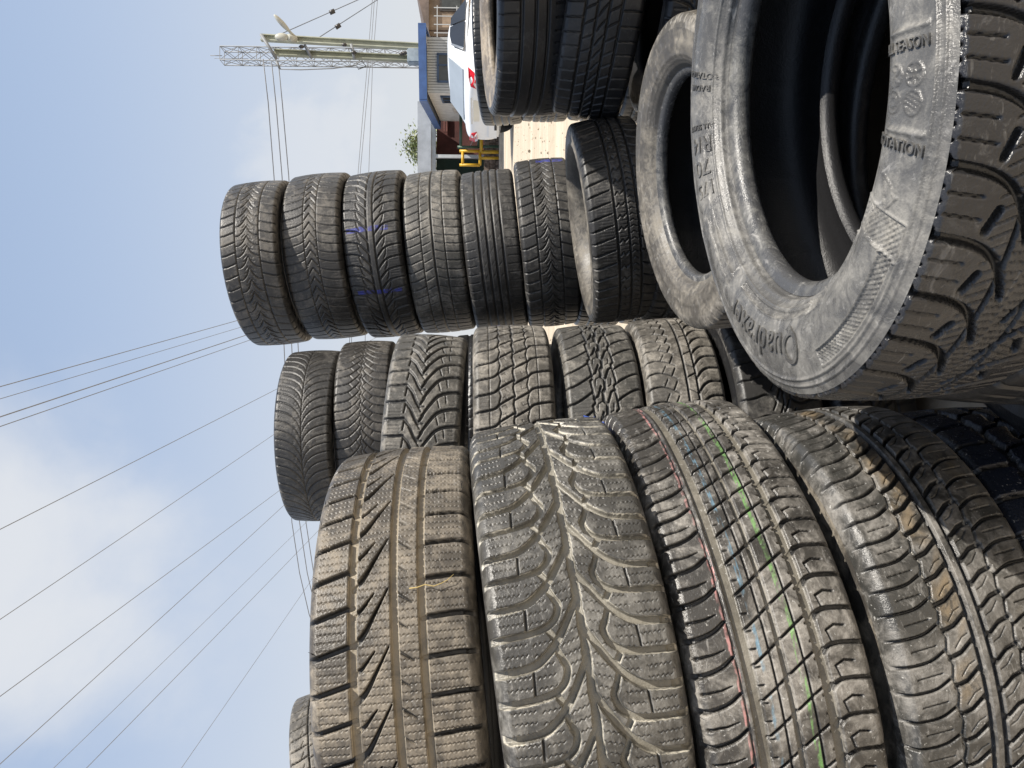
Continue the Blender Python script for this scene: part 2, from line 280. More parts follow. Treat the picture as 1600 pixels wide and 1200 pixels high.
def groove_table(G, circ, tw, res, edge):
    """depth and sipe tables over one pitch"""
    N = G['N']; P = circ / N; nx = int(2.7 * tw / res); ny = max(8, int(P / res))
    X, Y = np.meshgrid(np.linspace(-1.35 * tw, 1.35 * tw, nx), np.arange(ny) * P / ny)
    pts = G['p'] * np.array([tw, P]); n = len(pts); ws = np.linspace(G['w'], G['w1'], n)
    sdm = np.full(X.shape, 1e9)
    for i in range(n - 1):
        a, b = pts[i], pts[i + 1]; d = b - a; l2 = max(d @ d, 1e-9)
        k0 = int(math.floor((0 - max(a[1], b[1]) - G['w']) / P)); k1 = int(math.ceil((P - min(a[1], b[1]) + G['w']) / P))
        for k in range(k0, k1 + 1):
            ay = a[1] + k * P
            t = np.clip(((X - a[0]) * d[0] + (Y - ay) * d[1]) / l2, 0, 1)
            dist = np.hypot(X - a[0] - t * d[0], Y - ay - t * d[1]) - (ws[i] + (ws[i + 1] - ws[i]) * t) / 2
            np.minimum(sdm, dist, out=sdm)
    e = min(edge, max(.35, G['w'] * .3)); t = np.clip((e - sdm) / (2 * e), 0, 1)
    return G['d'] * t * t * (3 - 2 * t), P
def sample(T, P, x, y, tw):
    ny, nx = T.shape; fx = np.clip((x / (1.35 * tw) + 1) * .5, 0, 1) * (nx - 1.001); fy = (y % P) / P * ny
    i = fx.astype(int); j = fy.astype(int) % ny; u = fx - i; v = fy - np.floor(fy); j1 = (j + 1) % ny
    return (T[j, i] * (1 - u) + T[j, i + 1] * u) * (1 - v) + (T[j1, i] * (1 - u) + T[j1, i + 1] * u) * v
def resample(P, step):
    P = np.array(P, float); L = np.concatenate([[0], np.cumsum(np.hypot(*np.diff(P, axis=0).T))]); n = max(3, int(round(L[-1] / step)) + 1)
    s = np.linspace(0, L[-1], n); return np.stack([np.interp(s, L, P[:, 0]), np.interp(s, L, P[:, 1])], 1), s
def angles(step, coarse, thc, half):
    """angular samples, fine towards the side that faces the yard's aisle"""
    a = np.arange(-half, half, step); b = np.arange(half, 2 * math.pi - half, coarse)
    return np.concatenate([a, b]) + thc
def wobble(x, y, sc, seed=0):
    """cheap smooth noise"""
    r = np.random.default_rng(seed); v = 0
    for k in range(5):
        a, b, p = r.normal(0, sc), r.normal(0, sc), r.uniform(0, 6.28); v = v + np.sin(a * x + b * y + p)
    return v / 5
def shell(name, prof, th, ov, mat, parent, z0, disp=None, attrs=None):
    """surface of revolution of prof [(r, z)] over th, pushed along its normal by disp"""
    d = np.gradient(prof, axis=0); nrm = np.stack([d[:, 1], -d[:, 0]], 1) * -1; nrm /= np.linalg.norm(nrm, axis=1, keepdims=True) + 1e-12
    n, m = len(prof), len(th)
    r = np.broadcast_to(prof[:, 0], (m, n)).copy(); z = np.broadcast_to(prof[:, 1], (m, n)).copy()
    if disp is not None: r += disp * nrm[:, 0]; z += disp * nrm[:, 1]
    s = (1 + ov[0] * np.cos(2 * th) + ov[1] * np.sin(2 * th))[:, None]
    co = np.stack([r * s * np.cos(th)[:, None], r * s * np.sin(th)[:, None], z + z0], -1).reshape(-1, 3)
    i = np.arange(m)[:, None] * n + np.arange(n - 1)[None]; j = ((np.arange(m) + 1) % m)[:, None] * n + np.arange(n - 1)[None]
    fc = np.stack([i, i + 1, j + 1, j], -1).reshape(-1, 4)
    me = np_mesh(name, co, fc)
    for k, v in (attrs or {}).items():
        if v.ndim == 2:
            a = me.attributes.new(k, 'FLOAT', 'POINT'); a.data.foreach_set('value', v.astype(np.float32).ravel())
        else:
            a = me.attributes.new(k, 'FLOAT_COLOR', 'POINT'); a.data.foreach_set('color', v.astype(np.float32).ravel())
    return link(name, me, mat, parent)
def profile(R, Wd, Rb, zf, drop=.030):
    """half section: tread, shoulder to sidewall, bead, inner liner, as (r, z), upper side"""
    tw, zs, B = .42 * Wd, .474 * Wd, .487 * Wd; sh = R - Rb; zb = zf * Wd / 2
    t = np.linspace(0, 1, 24); tread = [(R - .005 * q * q, tw * q) for q in t]
    p0, p1, p2 = np.array([R - .005, tw]), np.array([R - .0085, zs]), np.array([R - drop, zs + .003])
    tread += [tuple((1 - q) ** 2 * p0 + 2 * q * (1 - q) * p1 + q * q * p2) for q in np.linspace(.08, 1, 14)]
    if drop < .01:                                                               # square shoulder: the sidewall runs out to the tread's edge
        tread = [(R - .004 * q * q, .395 * Wd * q) for q in t] + [(R - .0048, .402 * Wd), (R - .0075, .408 * Wd), (R - drop - .004, .412 * Wd)]
        tw = .395 * Wd; q0 = (R - drop - .004, .412 * Wd); q1 = (R - .024, .452 * Wd)
    else: q0 = (R - drop, zs + .003); q1 = (R - .30 * sh - .012, B - .001)
    side = smooth([q0, q1, (R - .52 * sh, B)] + [(Rb + .24 * sh, .55 * B + .45 * zb + .006), (Rb + .014, zb + .010)], 12)
    bead = smooth([(Rb + .014, zb + .010), (Rb + .005, zb + .007), (Rb, zb), (Rb + .001, zb - .010), (Rb + .007, zb - .015)], 6)
    inner = smooth([(Rb + .007, zb - .015), (Rb + .03, zb - .006), (R - .5 * sh, B - .012), (R - .042, zs - .010), (R - .024, .3 * Wd), (R - .021, 0)], 8)
    return np.array(tread), side, bead, inner, tw
def tyre(v, Rb, zf, pattern, mats, label, group, res=.002, half=1.5, phase=0, edge=.9, stripes=None, sidefn=None, depth=1.0, sideres=.006, name='tyre', drop=.030, zlow=None):
    cx, cy, cz, ax, ay, R, Wd, e1, e2 = v
    a = Vector((ax, ay, 1)).normalized(); ex = Vector((0, 1, 0)).cross(a).normalized(); ey = a.cross(ex)
    base = Vector((cx, cy, cz)) - a * Wd / 2
    m = Matrix((ex, ey, a)).transposed().to_4x4(); m.translation = base
    root = empty(name, (0, 0, 0)); root.matrix_world = m; tag(root, label, 'tyre', group)
    dl = m.to_3x3().inverted() @ (EYE - Vector((cx, cy, cz))); thc = math.atan2(dl.y, dl.x)
    tp, sp, bp, ip, tw = profile(R, Wd, Rb, zf, drop); z0 = Wd / 2
    _, sp2, bp2, ip2, _ = profile(R, Wd, Rb, zf if zlow is None else zlow, drop)
    # --- tread
    full = np.vstack([tp[::-1], tp[1:] * np.array([1, -1])]); P, s = resample(full, res)
    arc = np.concatenate([[0], np.cumsum(np.hypot(*np.diff(tp, axis=0).T))]); st = arc[23] * 1000         # arc length to the tread edge, mm
    x = (s - s[-1] / 2) * 1000; th = angles(res / R, max(res, .006) / R, thc, half)
    circ = 2 * math.pi * R * 1000
    Y = (-th * R * 1000)[:, None] + 5 * np.sin(3 * th + phase)[:, None] + 3 * np.sin(7 * th + 2 * phase)[:, None] + phase * 37
    Xm = np.broadcast_to(x, (len(th), len(x))); Ym = np.broadcast_to(Y, Xm.shape)
    dep = np.zeros(Xm.shape); gr = np.zeros(Xm.shape); cl = np.zeros(Xm.shape)
    for G in PAT[pattern]:
        if G['s'] and res > .0018: continue
        T, Pm = groove_table(G, circ, st, max(.35, res * 350), edge)
        q = sample(T, Pm, Xm, Ym, st); np.maximum(dep, q, out=dep)
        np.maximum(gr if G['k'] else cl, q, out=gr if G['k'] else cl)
    u = np.abs(Xm) / st; fade = np.clip((1.27 - u) / .14, 0, 1); dep *= fade * depth
    wear = .35 * wobble(Xm / 40, Ym / 40, 1.2, int(abs(cx) * 1000)) * (u < 1.1)
    A = {'groove': np.clip(gr * fade / 5.5, 0, 1), 'dark_groove': np.clip(cl * fade / 5, 0, 1) * (gr < 2)}
    def y_at(Yp):
        best = None
        for tt in np.linspace(thc - 1.5, thc + 1.5, 1200):
            q = m @ Vector((R * math.cos(tt), R * math.sin(tt), z0)) - EYE; yp = 600 - F * q.x / (q @ FW)
            if best is None or abs(yp - Yp) < best[0]: best = (abs(yp - Yp), tt)
        tt = best[1]; return -tt * R * 1000 + 5 * math.sin(3 * tt + phase) + 3 * math.sin(7 * tt + 2 * phase) + phase * 37
    if stripes:
        col = np.zeros(Xm.shape + (4,)); msk = np.zeros(Xm.shape)
        for kind, pos, wd, lo, hi, c, sd_ in stripes:
            if kind == 'ring':
                q = np.abs(Xm - pos * st + 1.5 * wobble(Ym / 60, Xm * 0, 1, sd_)); on = (q < wd / 2)
                rag = wobble(Xm / 2, Ym / 25, 1.6, sd_ + 1) + .8 * wobble(Xm / 3, Ym / 6, 1.5, sd_ + 5); k = on * np.clip(.38 + 1.2 * rag, 0, .75)
            elif kind == 'stain':
                q = np.abs(Xm - pos * st); k = np.clip(1.4 - q / (wd / 2), 0, 1) * np.clip(.08 + 1.1 * wobble(Xm / 14, Ym / 45, 1.3, sd_) + .5 * wobble(Xm / 3, Ym / 4, 1.2, sd_ + 1), 0, .8)
            else:
                yy = (Ym - y_at(pos)) + 3 * wobble(Xm / 25, Ym * 0, 1, sd_); yy = (yy + circ / 2) % circ - circ / 2
                k = (np.abs(yy) < wd / 2) * (Xm > lo * st) * (Xm < hi * st) * np.clip(.95 + .7 * wobble(Xm / 9, Ym / 2, 1.5, sd_ + 2), 0, 1)
            k = k * (dep < 2.2); col[k > msk] = (*c, 1); msk = np.maximum(msk, k)
        A['paint'] = col; A['paintmask'] = msk
    shell('tread', P, th, (e1, e2), mats[0], root, z0, (-dep + wear) / 1000, A)
    # --- sidewalls, beads, inner liner
    for up in (1, -1):
        f = sp if up == 1 else sp2 * np.array([1, -1])
        fine = up == 1 and sidefn is not None
        P2, s2 = resample(f, .0009 if fine else sideres); th2 = angles((.0011 if fine else max(res * 1.6, .006)) / R, .012 / R, thc, 1.9 if fine else half)
        if up == 1: P2 = P2[::-1]
        h = None
        if fine: h = sidefn(P2, th2)
        else:
            q = (P2[:, 0] - Rb) / (R - Rb)
            prof_h = .0012 * np.exp(-((q - .80) / .02) ** 2) + .0010 * np.exp(-((q - .34) / .03) ** 2) - .0008 * np.exp(-((q - .22) / .025) ** 2)
            h = np.broadcast_to(prof_h, (len(th2), len(P2))) + .0008 * np.sin(41 * th2)[:, None] * np.exp(-((q - .62) / .1) ** 2)
        shell('sidewall', P2, th2, (e1, e2), mats[1] if up == 1 else RUB['side_black'], root, z0, h)  # shade of the gaps put into the black of every lower sidewall
        f, _ = resample(bp if up == 1 else bp2 * np.array([1, -1]), .004)
        if up == 1: f = f[::-1]
        th3 = np.linspace(0, 2 * math.pi, 160, endpoint=False)
        shell('bead', f, th3, (e1, e2), (mats[2] if len(mats) > 2 else mats[1]) if up == 1 else RUB['liner'], root, z0)  # lower bead in the near-black liner colour, painting the shade inside the hole
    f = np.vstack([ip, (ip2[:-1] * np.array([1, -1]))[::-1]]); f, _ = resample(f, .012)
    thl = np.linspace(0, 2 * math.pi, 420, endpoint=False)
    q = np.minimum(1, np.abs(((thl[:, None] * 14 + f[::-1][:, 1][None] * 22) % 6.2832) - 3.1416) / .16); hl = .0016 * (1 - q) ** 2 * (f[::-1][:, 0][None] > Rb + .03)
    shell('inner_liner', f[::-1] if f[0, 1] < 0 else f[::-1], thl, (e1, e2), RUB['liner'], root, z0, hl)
    return root
# ------------------------------------------------------------------ rubber of different tyres
RUB = {}
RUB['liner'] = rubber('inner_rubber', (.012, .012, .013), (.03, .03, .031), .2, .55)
RUB['tan'] = rubber('tan_dusty_rubber', (.056, .049, .040), (.235, .203, .160), .58, .50, (.27, .228, .165), .8, edge=.7, scuff=.2)
RUB['grey'] = rubber('grey_dusty_rubber', (.045, .043, .039), (.185, .176, .158), .50, .44, (.26, .242, .20), .8, scuff=.35, edge=1.0)
RUB['spotted'] = rubber('spotted_dusty_rubber', (0.040, 0.037, 0.033), (0.285, 0.265, 0.235), .53, 0.42, (.16, .145, .115), .8, specks=.7, scuff=.35)
RUB['brown'] = rubber('brown_stained_rubber', (0.036, 0.035, 0.032), (0.204, 0.192, 0.174), .60, 0.42, (.30, .28, .24), .8, specks=.4, scuff=.35)
RUB['blue_black'] = rubber('blue_black_rubber', (.012, .015, .024), (.06, .066, .08), .3, .38, None, 0, specks=.8)
RUB['black'] = rubber('black_rubber', (.016, .016, .017), (.06, .058, .055), .35, .42, scuff=.1)
RUB['worn'] = rubber('worn_black_rubber', (0.026, 0.025, 0.024), (0.127, 0.119, 0.106), .45, 0.54, scuff=.12)
RUB['worn_warm'] = rubber('worn_warm_rubber', (.030, .028, .026), (.145, .132, .114), .5, .52, scuff=.15)
RUB['light'] = rubber('light_weathered_rubber', (0.058, 0.055, 0.049), (0.260, 0.240, 0.208), .5, 0.56, scuff=.3)
RUB['tan_light'] = rubber('light_tan_rubber', (.072, .066, .057), (.285, .26, .222), .58, 0.58, scuff=.3)
RUB['gloss'] = rubber('glossy_black_rubber', (.020, .020, .022), (.075, .072, .068), .4, .36, scuff=.2, brown=(.10, .078, .055))
RUB['side_black'] = rubber('black_sidewall_rubber', (.018, .018, .019), (.06, .058, .054), .3, .45)
RUB['side_dust'] = rubber('dusty_sidewall_rubber', (.055, .05, .044), (.26, .23, .185), .58, .5, scuff=.3)
RUB['side_tan'] = rubber('tan_sidewall_rubber', (.12, .10, .08), (.34, .285, .215), .6, .55, scuff=.3)
RUB['side_grey'] = rubber('grey_sidewall_rubber', (.075, .073, .070), (.205, .195, .175), .58, .38, scuff=.4, spec=.5)
RUB['mark'] = rubber('lettering_rubber', (.060, .058, .055), (.17, .162, .146), .5, .36)  # darker than the sidewall, painting in the shading of the raised edges
RUB['side_mid'] = rubber('mid_grey_sidewall_rubber', (.070, .064, .056), (.20, .18, .148), .6, .5, scuff=.3)
RUB['bead_grey'] = rubber('bead_rubber', (.055, .055, .056), (.17, .165, .15), .5, .38, scuff=.4)

# ------------------------------------------------------------------ the tyres
PINK, BLUE, GREEN, INK = (.50, .24, .23), (.12, .24, .33), (.15, .34, .09), (.025, .035, .24)
T = {}
GA, GB, GC, GD = 'tyres stacked nearest on the left', 'tyres stacked behind the near left stack', 'tyres in the tall middle stack', 'tyres stacked in shade on the right'
def T_(k, *a, **b): T[k] = tyre(*a, **b)
RES_A, RES_B, RES_C = .00085, .0017, .0024
T_('A1', (-.403, 1.139, 1.588, -.099, .012, .313, .197, -.014, 0), .195, .75, 'winter_ribs', (RUB['tan'], RUB['side_tan']), 'big tan dusty tyre with three straight grooves, on top of the nearest stack', GA, RES_A, 1.75, .3, edge=.5)
T_('A2', (-.378, 1.118, 1.383, -.135, -.007, .330, .207, -.017, .026), .20, .75, 'dusty_arrow', (RUB['grey'], RUB['side_dust']), 'grey tyre with deep arrow-shaped tread and pale dust packed in its grooves', GA, RES_A, 1.75, 1.7, edge=.5)
T_('A3', (-.357, 1.130, 1.176, -.137, .007, .335, .203, -.032, .08), .20, .75, 'striped', (RUB['spotted'], RUB['side_dust']), 'tyre with pink, blue and green paint lines round its tread', GA, RES_A, 1.75, .9, edge=.5,
   stripes=[('ring', -.57, 6, 0, 0, PINK, 3), ('ring', -.24, 4.5, 0, 0, BLUE, 11), ('ring', .22, 6, 0, 0, GREEN, 21)])
T_('A4', (-.357, 1.107, .980, -.113, -.057, .321, .200, .003, .009), .20, .75, 'brown_rib', (RUB['brown'], RUB['side_dust']), 'glossy tyre with brown stains and narrow centre rib, under the paint-lined tyre', GA, RES_A, 1.75, 2.2, edge=.5, stripes=[('stain', -.28, 34, 0, 0, (.20, .15, .09), 9), ('stain', .75, 30, 0, 0, (.11, .09, .06), 19)])
T_('A5', (-.36, 1.12, .785, -.06, 0, .325, .195, 0, 0), .20, .75, 'big_blocks', (RUB['blue_black'], RUB['side_black']), 'blue-black tyre with large square tread blocks, lowest in view of the nearest stack', GA, .0016, 1.5, .4)
T_('B1', (-.190, 2.883, 2.110, -.026, -.002, .315, .196, 0, 0), .20, .75, 'feather', (RUB['worn'], RUB['side_black']), 'dark tyre with feather tread and thin centre line, topping the rear left stack', GB, RES_C, 1.6, 1.1, depth=.78)
T_('B2', (-.152, 2.901, 1.917, -.041, -.007, .314, .196, 0, 0), .20, .75, 'tree_lines', (RUB['worn_warm'], RUB['side_dust']), 'worn tyre with branching curved grooves, right below the tyre with the feather tread', GB, RES_C, 1.6, .2, depth=.78)
T_('B3', (-.178, 2.133, 1.657, .053, 0, .315, .193, 0, 0), .20, .75, 'tall_lugs', (RUB['light'], RUB['side_dust']), 'grey tyre with chunky square shoulder lugs and swept grooves', GB, RES_B, 1.6, .5, depth=.78)
T_('B4', (-.158, 2.088, 1.429, -.018, 0, .317, .200, .001, .002), .20, .75, 'wavy_blocks', (RUB['tan_light'], RUB['side_dust']), 'light brown tyre with wavy blocks and rubber hairs on its far edge', GB, RES_B, 1.6, 2.6, depth=.78, stripes=[('lat', 506, 10, -.6, .3, INK, 8)])
T_('B5', (-.155, 2.104, 1.203, -.054, .018, .317, .193, .001, .009), .20, .75, 'hooks', (RUB['light'], RUB['side_dust']), 'tyre with jagged hooked blocks, between the light brown wavy tyre and the ladder tread', GB, RES_B, 1.6, 1.3, depth=.78)
T_('B6', (-.136, 2.084, 1.005, -.056, .04, .314, .192, .004, .014), .20, .75, 'ladder', (RUB['tan_light'], RUB['side_dust']), 'pale tyre with two close centre grooves joined by rungs', GB, RES_B, 1.6, .8, depth=.78)
T_('B7', (-.115, 2.03, .805, -.07, .04, .318, .195, 0, 0), .20, .75, 'hook_shoulders', (RUB['worn'], RUB['side_black']), 'half shaded tyre with big curved shoulder hooks, below the pale ladder tread', GB, RES_B, 1.6, 2.0, depth=.78)
T_('B8', (-.12, 2.0, .61, -.03, .02, .318, .195, 0, 0), .20, .75, 'touring', (RUB['black'], RUB['side_black']), 'black tyre almost hidden in the dark at the foot of the rear left stack', GB, .004, 1.6, 0)
T_('C1', (.481, 3.122, 2.345, -.094, .031, .324, .218, 0, 0), .215, .75, 'smiles', (RUB['worn_warm'], RUB['side_black']), 'brownish tyre with smile-shaped grooves on top of the tall middle stack', GC, RES_C, 1.6, .4, depth=.78)
T_('C2', (.516, 3.157, 2.119, -.086, .059, .330, .225, .003, -.002), .215, .75, 'chevrons', (RUB['worn_warm'], RUB['side_black']), 'tyre with a column of chevrons up its tread, second in the tall middle stack', GC, RES_C, 1.6, 1.4, depth=.78)
T_('C3', (.526, 3.161, 1.893, -.104, .076, .331, .224, .004, -.005), .215, .75, 'centre_rib', (RUB['worn'], RUB['side_black']), 'tyre with a smooth centre rib and two smeared blue ink marks', GC, RES_C, 1.6, 2.4, depth=.78, stripes=[('lat', 357, 20, -.95, .7, INK, 2), ('lat', 456, 18, -.85, .9, INK, 4)])
T_('C4', (.537, 3.158, 1.674, -.095, .060, .325, .222, 0, 0), .215, .75, 'slants', (RUB['light'], RUB['side_black']), 'grey tyre with slanted cuts beside a centre groove, fourth in the tall middle stack', GC, RES_C, 1.6, .9, depth=.78)
T_('C5', (.537, 3.133, 1.460, -.107, .059, .324, .214, 0, 0), .215, .75, 'four_ribs', (RUB['worn'], RUB['side_black']), 'worn tyre with four straight ribs and short shoulder slits', GC, RES_C, 1.6, 1.9, depth=.78)
T_('C6', (.563, 3.082, 1.254, -.096, .062, .329, .212, .005, 0), .215, .75, 'smiles', (RUB['worn'], RUB['side_black']), 'tyre with smile-shaped grooves and blue ink on its edge, above the leaning tyre', GC, RES_C, 1.6, .1, depth=.78, stripes=[('lat', 252, 40, -.2, .95, INK, 6)])
T_('C7', (.505, 2.390, 1.114, -.139, .045, .306, .196, .012, -.011), .184, .36, 'slots', (RUB['worn'], RUB['side_mid']), 'leaning tyre with slanted slots and a tan sidewall, before the tall middle stack', 'tyres on the low stacks in the middle', .0018, 1.6, 1.2)
T_('D1', (1.149, 2.331, 1.390, -.053, -.075, .321, .210, 0, 0), .21, .75, 'highway', (RUB['black'], RUB['side_tan']), 'black straight-ribbed tyre with a sunlit beige sidewall, beside the white car', GD, .002, 1.7, .6)
T_('D2', (1.109, 2.237, 1.160, .148, .041, .320, .208, 0, 0), .21, .75, 'touring', (RUB['black'], RUB['side_black']), 'black tyre tilted away under the one with the beige sidewall', GD, .002, 1.7, 1.0)
T_('D3', (1.10, 2.16, .94, .06, .0, .325, .205, 0, 0), .21, .75, 'centre_rib', (RUB['black'], RUB['side_black']), 'lowest black tyre of the shaded right stack, behind the tyre with the oval hole', GD, .0026, 1.7, 1.0)
T_('E1', (1.556, 3.626, 1.434, -.037, .098, .321, .196, 0, 0), .20, .75, 'highway', (RUB['black'], RUB['side_black']), 'black tyre peeping out at the far left behind the beige-sided tyre', GD, .004, 1.6, 1.0)
T_('H1', (-1.425, 2.763, 2.028, -.213, -.126, .319, .200, 0, 0), .20, .75, 'arrow_ribs', (RUB['tan_light'], RUB['side_dust']), 'pale tyre with arrow blocks half hidden behind the edge of the nearest tan tyre', None, RES_C, 1.6, .7)
T_('F', (.428, 1.554, 1.018, -.136, -.081, .309, .188, .014, .008), .194, .62, 'arcs', (RUB['tan_light'], RUB['side_mid'], RUB['bead_grey']), 'worn tyre with a dusty sidewall and narrow oval hole, beside the largest tyre', 'tyres on the low stacks in the middle', .0014, 2.6, .5, sideres=.002)

# ------------------------------------------------------------------ the large tyre in front, with its raised marks
GR, GW, GB_ = .297, .169, .184
def z_side():
    _, sp, _, _, _ = profile(GR, GW, GB_, .5, .004)
    o = np.argsort(sp[:, 0]); return sp[o, 0], sp[o, 1]
_zr, _zz = z_side()
def g_relief(P2, th):
    r = P2[:, 0][None]; deg = (np.degrees(th) % 360)[:, None]; h = np.zeros((len(th), len(P2)))
    def band(v, a, b, e): return np.clip((v - a) / e + .5, 0, 1) * np.clip((b - v) / e + .5, 0, 1)
    def line(c, w, amp): return amp * np.exp(-((r - c) / w) ** 2)
    h = h + line(.2755, .0011, .0012) + line(.2815, .0009, .0009) - line(.196, .0016, .0016) + line(.2025, .0018, .0012) + line(.2095, .0009, .0008) + line(.189, .002, .0010)
    h += .0002 * np.sin(deg * math.pi * 4.2) * band(r, .2755, .2815, .001)                            # knurled band
    def panel(a0, a1, r0, r1, hatch, sp=.0046):
        arc = (deg - a0) * math.pi / 180 * .25; L = (a1 - a0) * math.pi / 180 * .25
        ins = band(arc, 0, L, .001) * band(r, r0, r1, .001); o = band(arc, -.0012, L + .0012, .001) * band(r, r0 - .0012, r1 + .0012, .001)
        k = 0
        if hatch:
            u = (arc + (r - r0)) / sp; v = (arc - (r - r0)) / sp
            k = np.minimum(np.abs(u - np.round(u)), np.abs(v - np.round(v))); k = np.clip(1 - k / .17, 0, 1)
        return -.0011 * ins + .0013 * k * ins * (1 if hatch else 0) + .0011 * (o - ins)
    for q in ((199, 226.5, .2575, .2705, 1), (226.5, 232, .222, .2725, 1), (150, 196, .2125, .2190, 1, .0030), (112, 142, .2230, .2330, 1, .0030), (36, 52, .245, .268, 1), (112, 118, .245, .266, 1, .003),
              (118, 126, .2115, .2215, 0), (127, 141, .2115, .2215, 0), (196, 203, .208, .2215, 1, .003), (203, 222, .2085, .2125, 1, .003)): h += panel(*q)
    for a, r0, r1, t in ((243.9, .234, .272, .0030), (258.2, .232, .270, .0030), (70.4, .222, .266, .0018), (89, .222, .270, .0018), (96.6, .222, .270, .0018), (105, .222, .270, .0018), (77.5, .222, .262, .001)):
        arc = (deg - a) * math.pi / 180 * .25; h += .0014 * np.exp(-(arc / t * 1.6) ** 2) * band(r, r0, r1, .002)
    for a, rc, kind in ((251.8, .2585, 0), (248.0, .2585, 1), (251.8, .2395, 2), (248.0, .2395, 3)):       # four round weather marks
        x = (deg - a) * math.pi / 180 * .25; y = r - rc; d = np.hypot(x, y); ang = np.arctan2(y, x)
        h += .0009 * np.exp(-((d - .0072) / .0008) ** 2)
        ins = d < .0062
        if kind == 0: h += ins * .0009 * np.clip(np.cos(6 * ang) * 3 - 1.6, 0, 1)
        elif kind == 1: h += ins * .0007 * np.clip(np.sin((x * .9 + y * .35) / .00042) * 2, 0, 1)
        elif kind == 2: h += ins * .0008 * np.clip(np.cos(4 * ang + d * 500) * 3 - 1, 0, 1)
        else: h += .0008 * np.exp(-((d - .0032) / .0007) ** 2) + ins * (d > .0042) * .0007 * np.clip(np.cos(12 * ang) * 3 - 1, 0, 1)
    # curved rotation arrow, outline only
    pts = [(237.6, .238), (236.2, .250), (234.6, .2555), (234.9, .259), (232.4, .2505), (234.6, .244), (234.4, .2475), (235.8, .244), (237.6, .238)]
    px = [((a - 235) * math.pi / 180 * .25, q) for a, q in pts]; xx = (deg - 235) * math.pi / 180 * .25; dm = np.full(h.shape, 9.)
    for (ax_, ay_), (bx_, by_) in zip(px[:-1], px[1:]):
        dx, dy = bx_ - ax_, by_ - ay_; t = np.clip(((xx - ax_) * dx + (r - ay_) * dy) / (dx * dx + dy * dy), 0, 1)
        dm = np.minimum(dm, np.hypot(xx - ax_ - t * dx, r - ay_ - t * dy))
    h += .0010 * np.exp(-(dm / .0007) ** 2)
    # mountain mark
    pts = [(75.4, .2555), (71.4, .2555), (73.4, .272), (75.4, .2555)]
    px = [((a - 73.4) * math.pi / 180 * .25, q) for a, q in pts]; xx = (deg - 73.4) * math.pi / 180 * .25; dm = np.full(h.shape, 9.)
    for (ax_, ay_), (bx_, by_) in zip(px[:-1], px[1:]):
        dx, dy = bx_ - ax_, by_ - ay_; t = np.clip(((xx - ax_) * dx + (r - ay_) * dy) / (dx * dx + dy * dy), 0, 1)
        dm = np.minimum(dm, np.hypot(xx - ax_ - t * dx, r - ay_ - t * dy))
    h += .0010 * np.exp(-(dm / .0008) ** 2)
    return 1.5 * h * np.clip((.288 - r) / .002, 0, 1)
T_('G', (.2911, .7525, 1.1417, -.039, -.010, GR, GW, .022, .077), GB_, .5, 'all_season', (RUB['gloss'], RUB['side_grey'], RUB['bead_grey']),
   'largest tyre, lying in front on the right with raised lettering on its grey sidewall', 'tyres on the low stacks in the middle', .0011, 2.2, .55, sidefn=g_relief, drop=.004, zlow=.9)
def letters(root, text, th0, r0, size, radial, wide=1.0, shear=0, gap=1.0, th=.0019):
    cu = bpy.data.curves.new('lettering', 'FONT'); cu.body = text; cu.size = size; cu.extrude = th; cu.shear = shear; cu.space_character = gap
    cu.align_x = 'CENTER'; cu.align_y = 'CENTER'; cu.resolution_u = 5
    o = bpy.data.objects.new('lettering', cu); C.objects.link(o); dg = bpy.context.evaluated_depsgraph_get()
    me = bpy.data.meshes.new_from_object(o.evaluated_get(dg)); bpy.data.objects.remove(o)
    bm = bmesh.new(); bm.from_mesh(me); bmesh.ops.triangulate(bm, faces=bm.faces[:]); bmesh.ops.subdivide_edges(bm, edges=[e for e in bm.edges if e.calc_length() > size * .12], cuts=2, use_grid_fill=False); bmesh.ops.triangulate(bm, faces=bm.faces[:]); bm.to_mesh(me); bm.free()
    n = len(me.vertices); co = np.zeros(n * 3, np.float32); me.vertices.foreach_get('co', co); co = co.reshape(-1, 3)
    x, y, z = co[:, 0] * wide, co[:, 1], co[:, 2]; t0 = R_(th0)
    if radial: r = r0 + x; t = t0 + y / r
    else: t = t0 - x / r0; r = r0 + y
    zz = np.interp(r, _zr, _zz) + z - th * .1
    s = 1 + .022 * np.cos(2 * t) + .077 * np.sin(2 * t)
    co = np.stack([r * s * np.cos(t), r * s * np.sin(t), zz + GW / 2], 1); me.vertices.foreach_set('co', np.ascontiguousarray(co, np.float32).ravel()); me.update()
    side = [c for c in root.children if c.name.startswith('sidewall')][0]
    me.materials.clear(); return link('raised_lettering', me, RUB['mark'], side)
for a in (('Quadraxer', 171.5, .2445, .043, False, .92, .25, 1.08, .0021), ('175', 101, .2265, .031, True, .68), ('70', 93, .2275, .031, True, .9), ('R14', 85.2, .2265, .031, True, .66), ('ALL SEASON', 79.6, .230, .0095, True, .85),
          ('RADIAL', 67.8, .229, .0098, True, 1.1), ('ROTATION', 64.2, .229, .0098, True, 1.1), ('ALL SEASON', 256.0, .2475, .0105, True, .8), ('ROTATION', 241.9, .2485, .0105, True, .95)):
    letters(T['G'], *a)

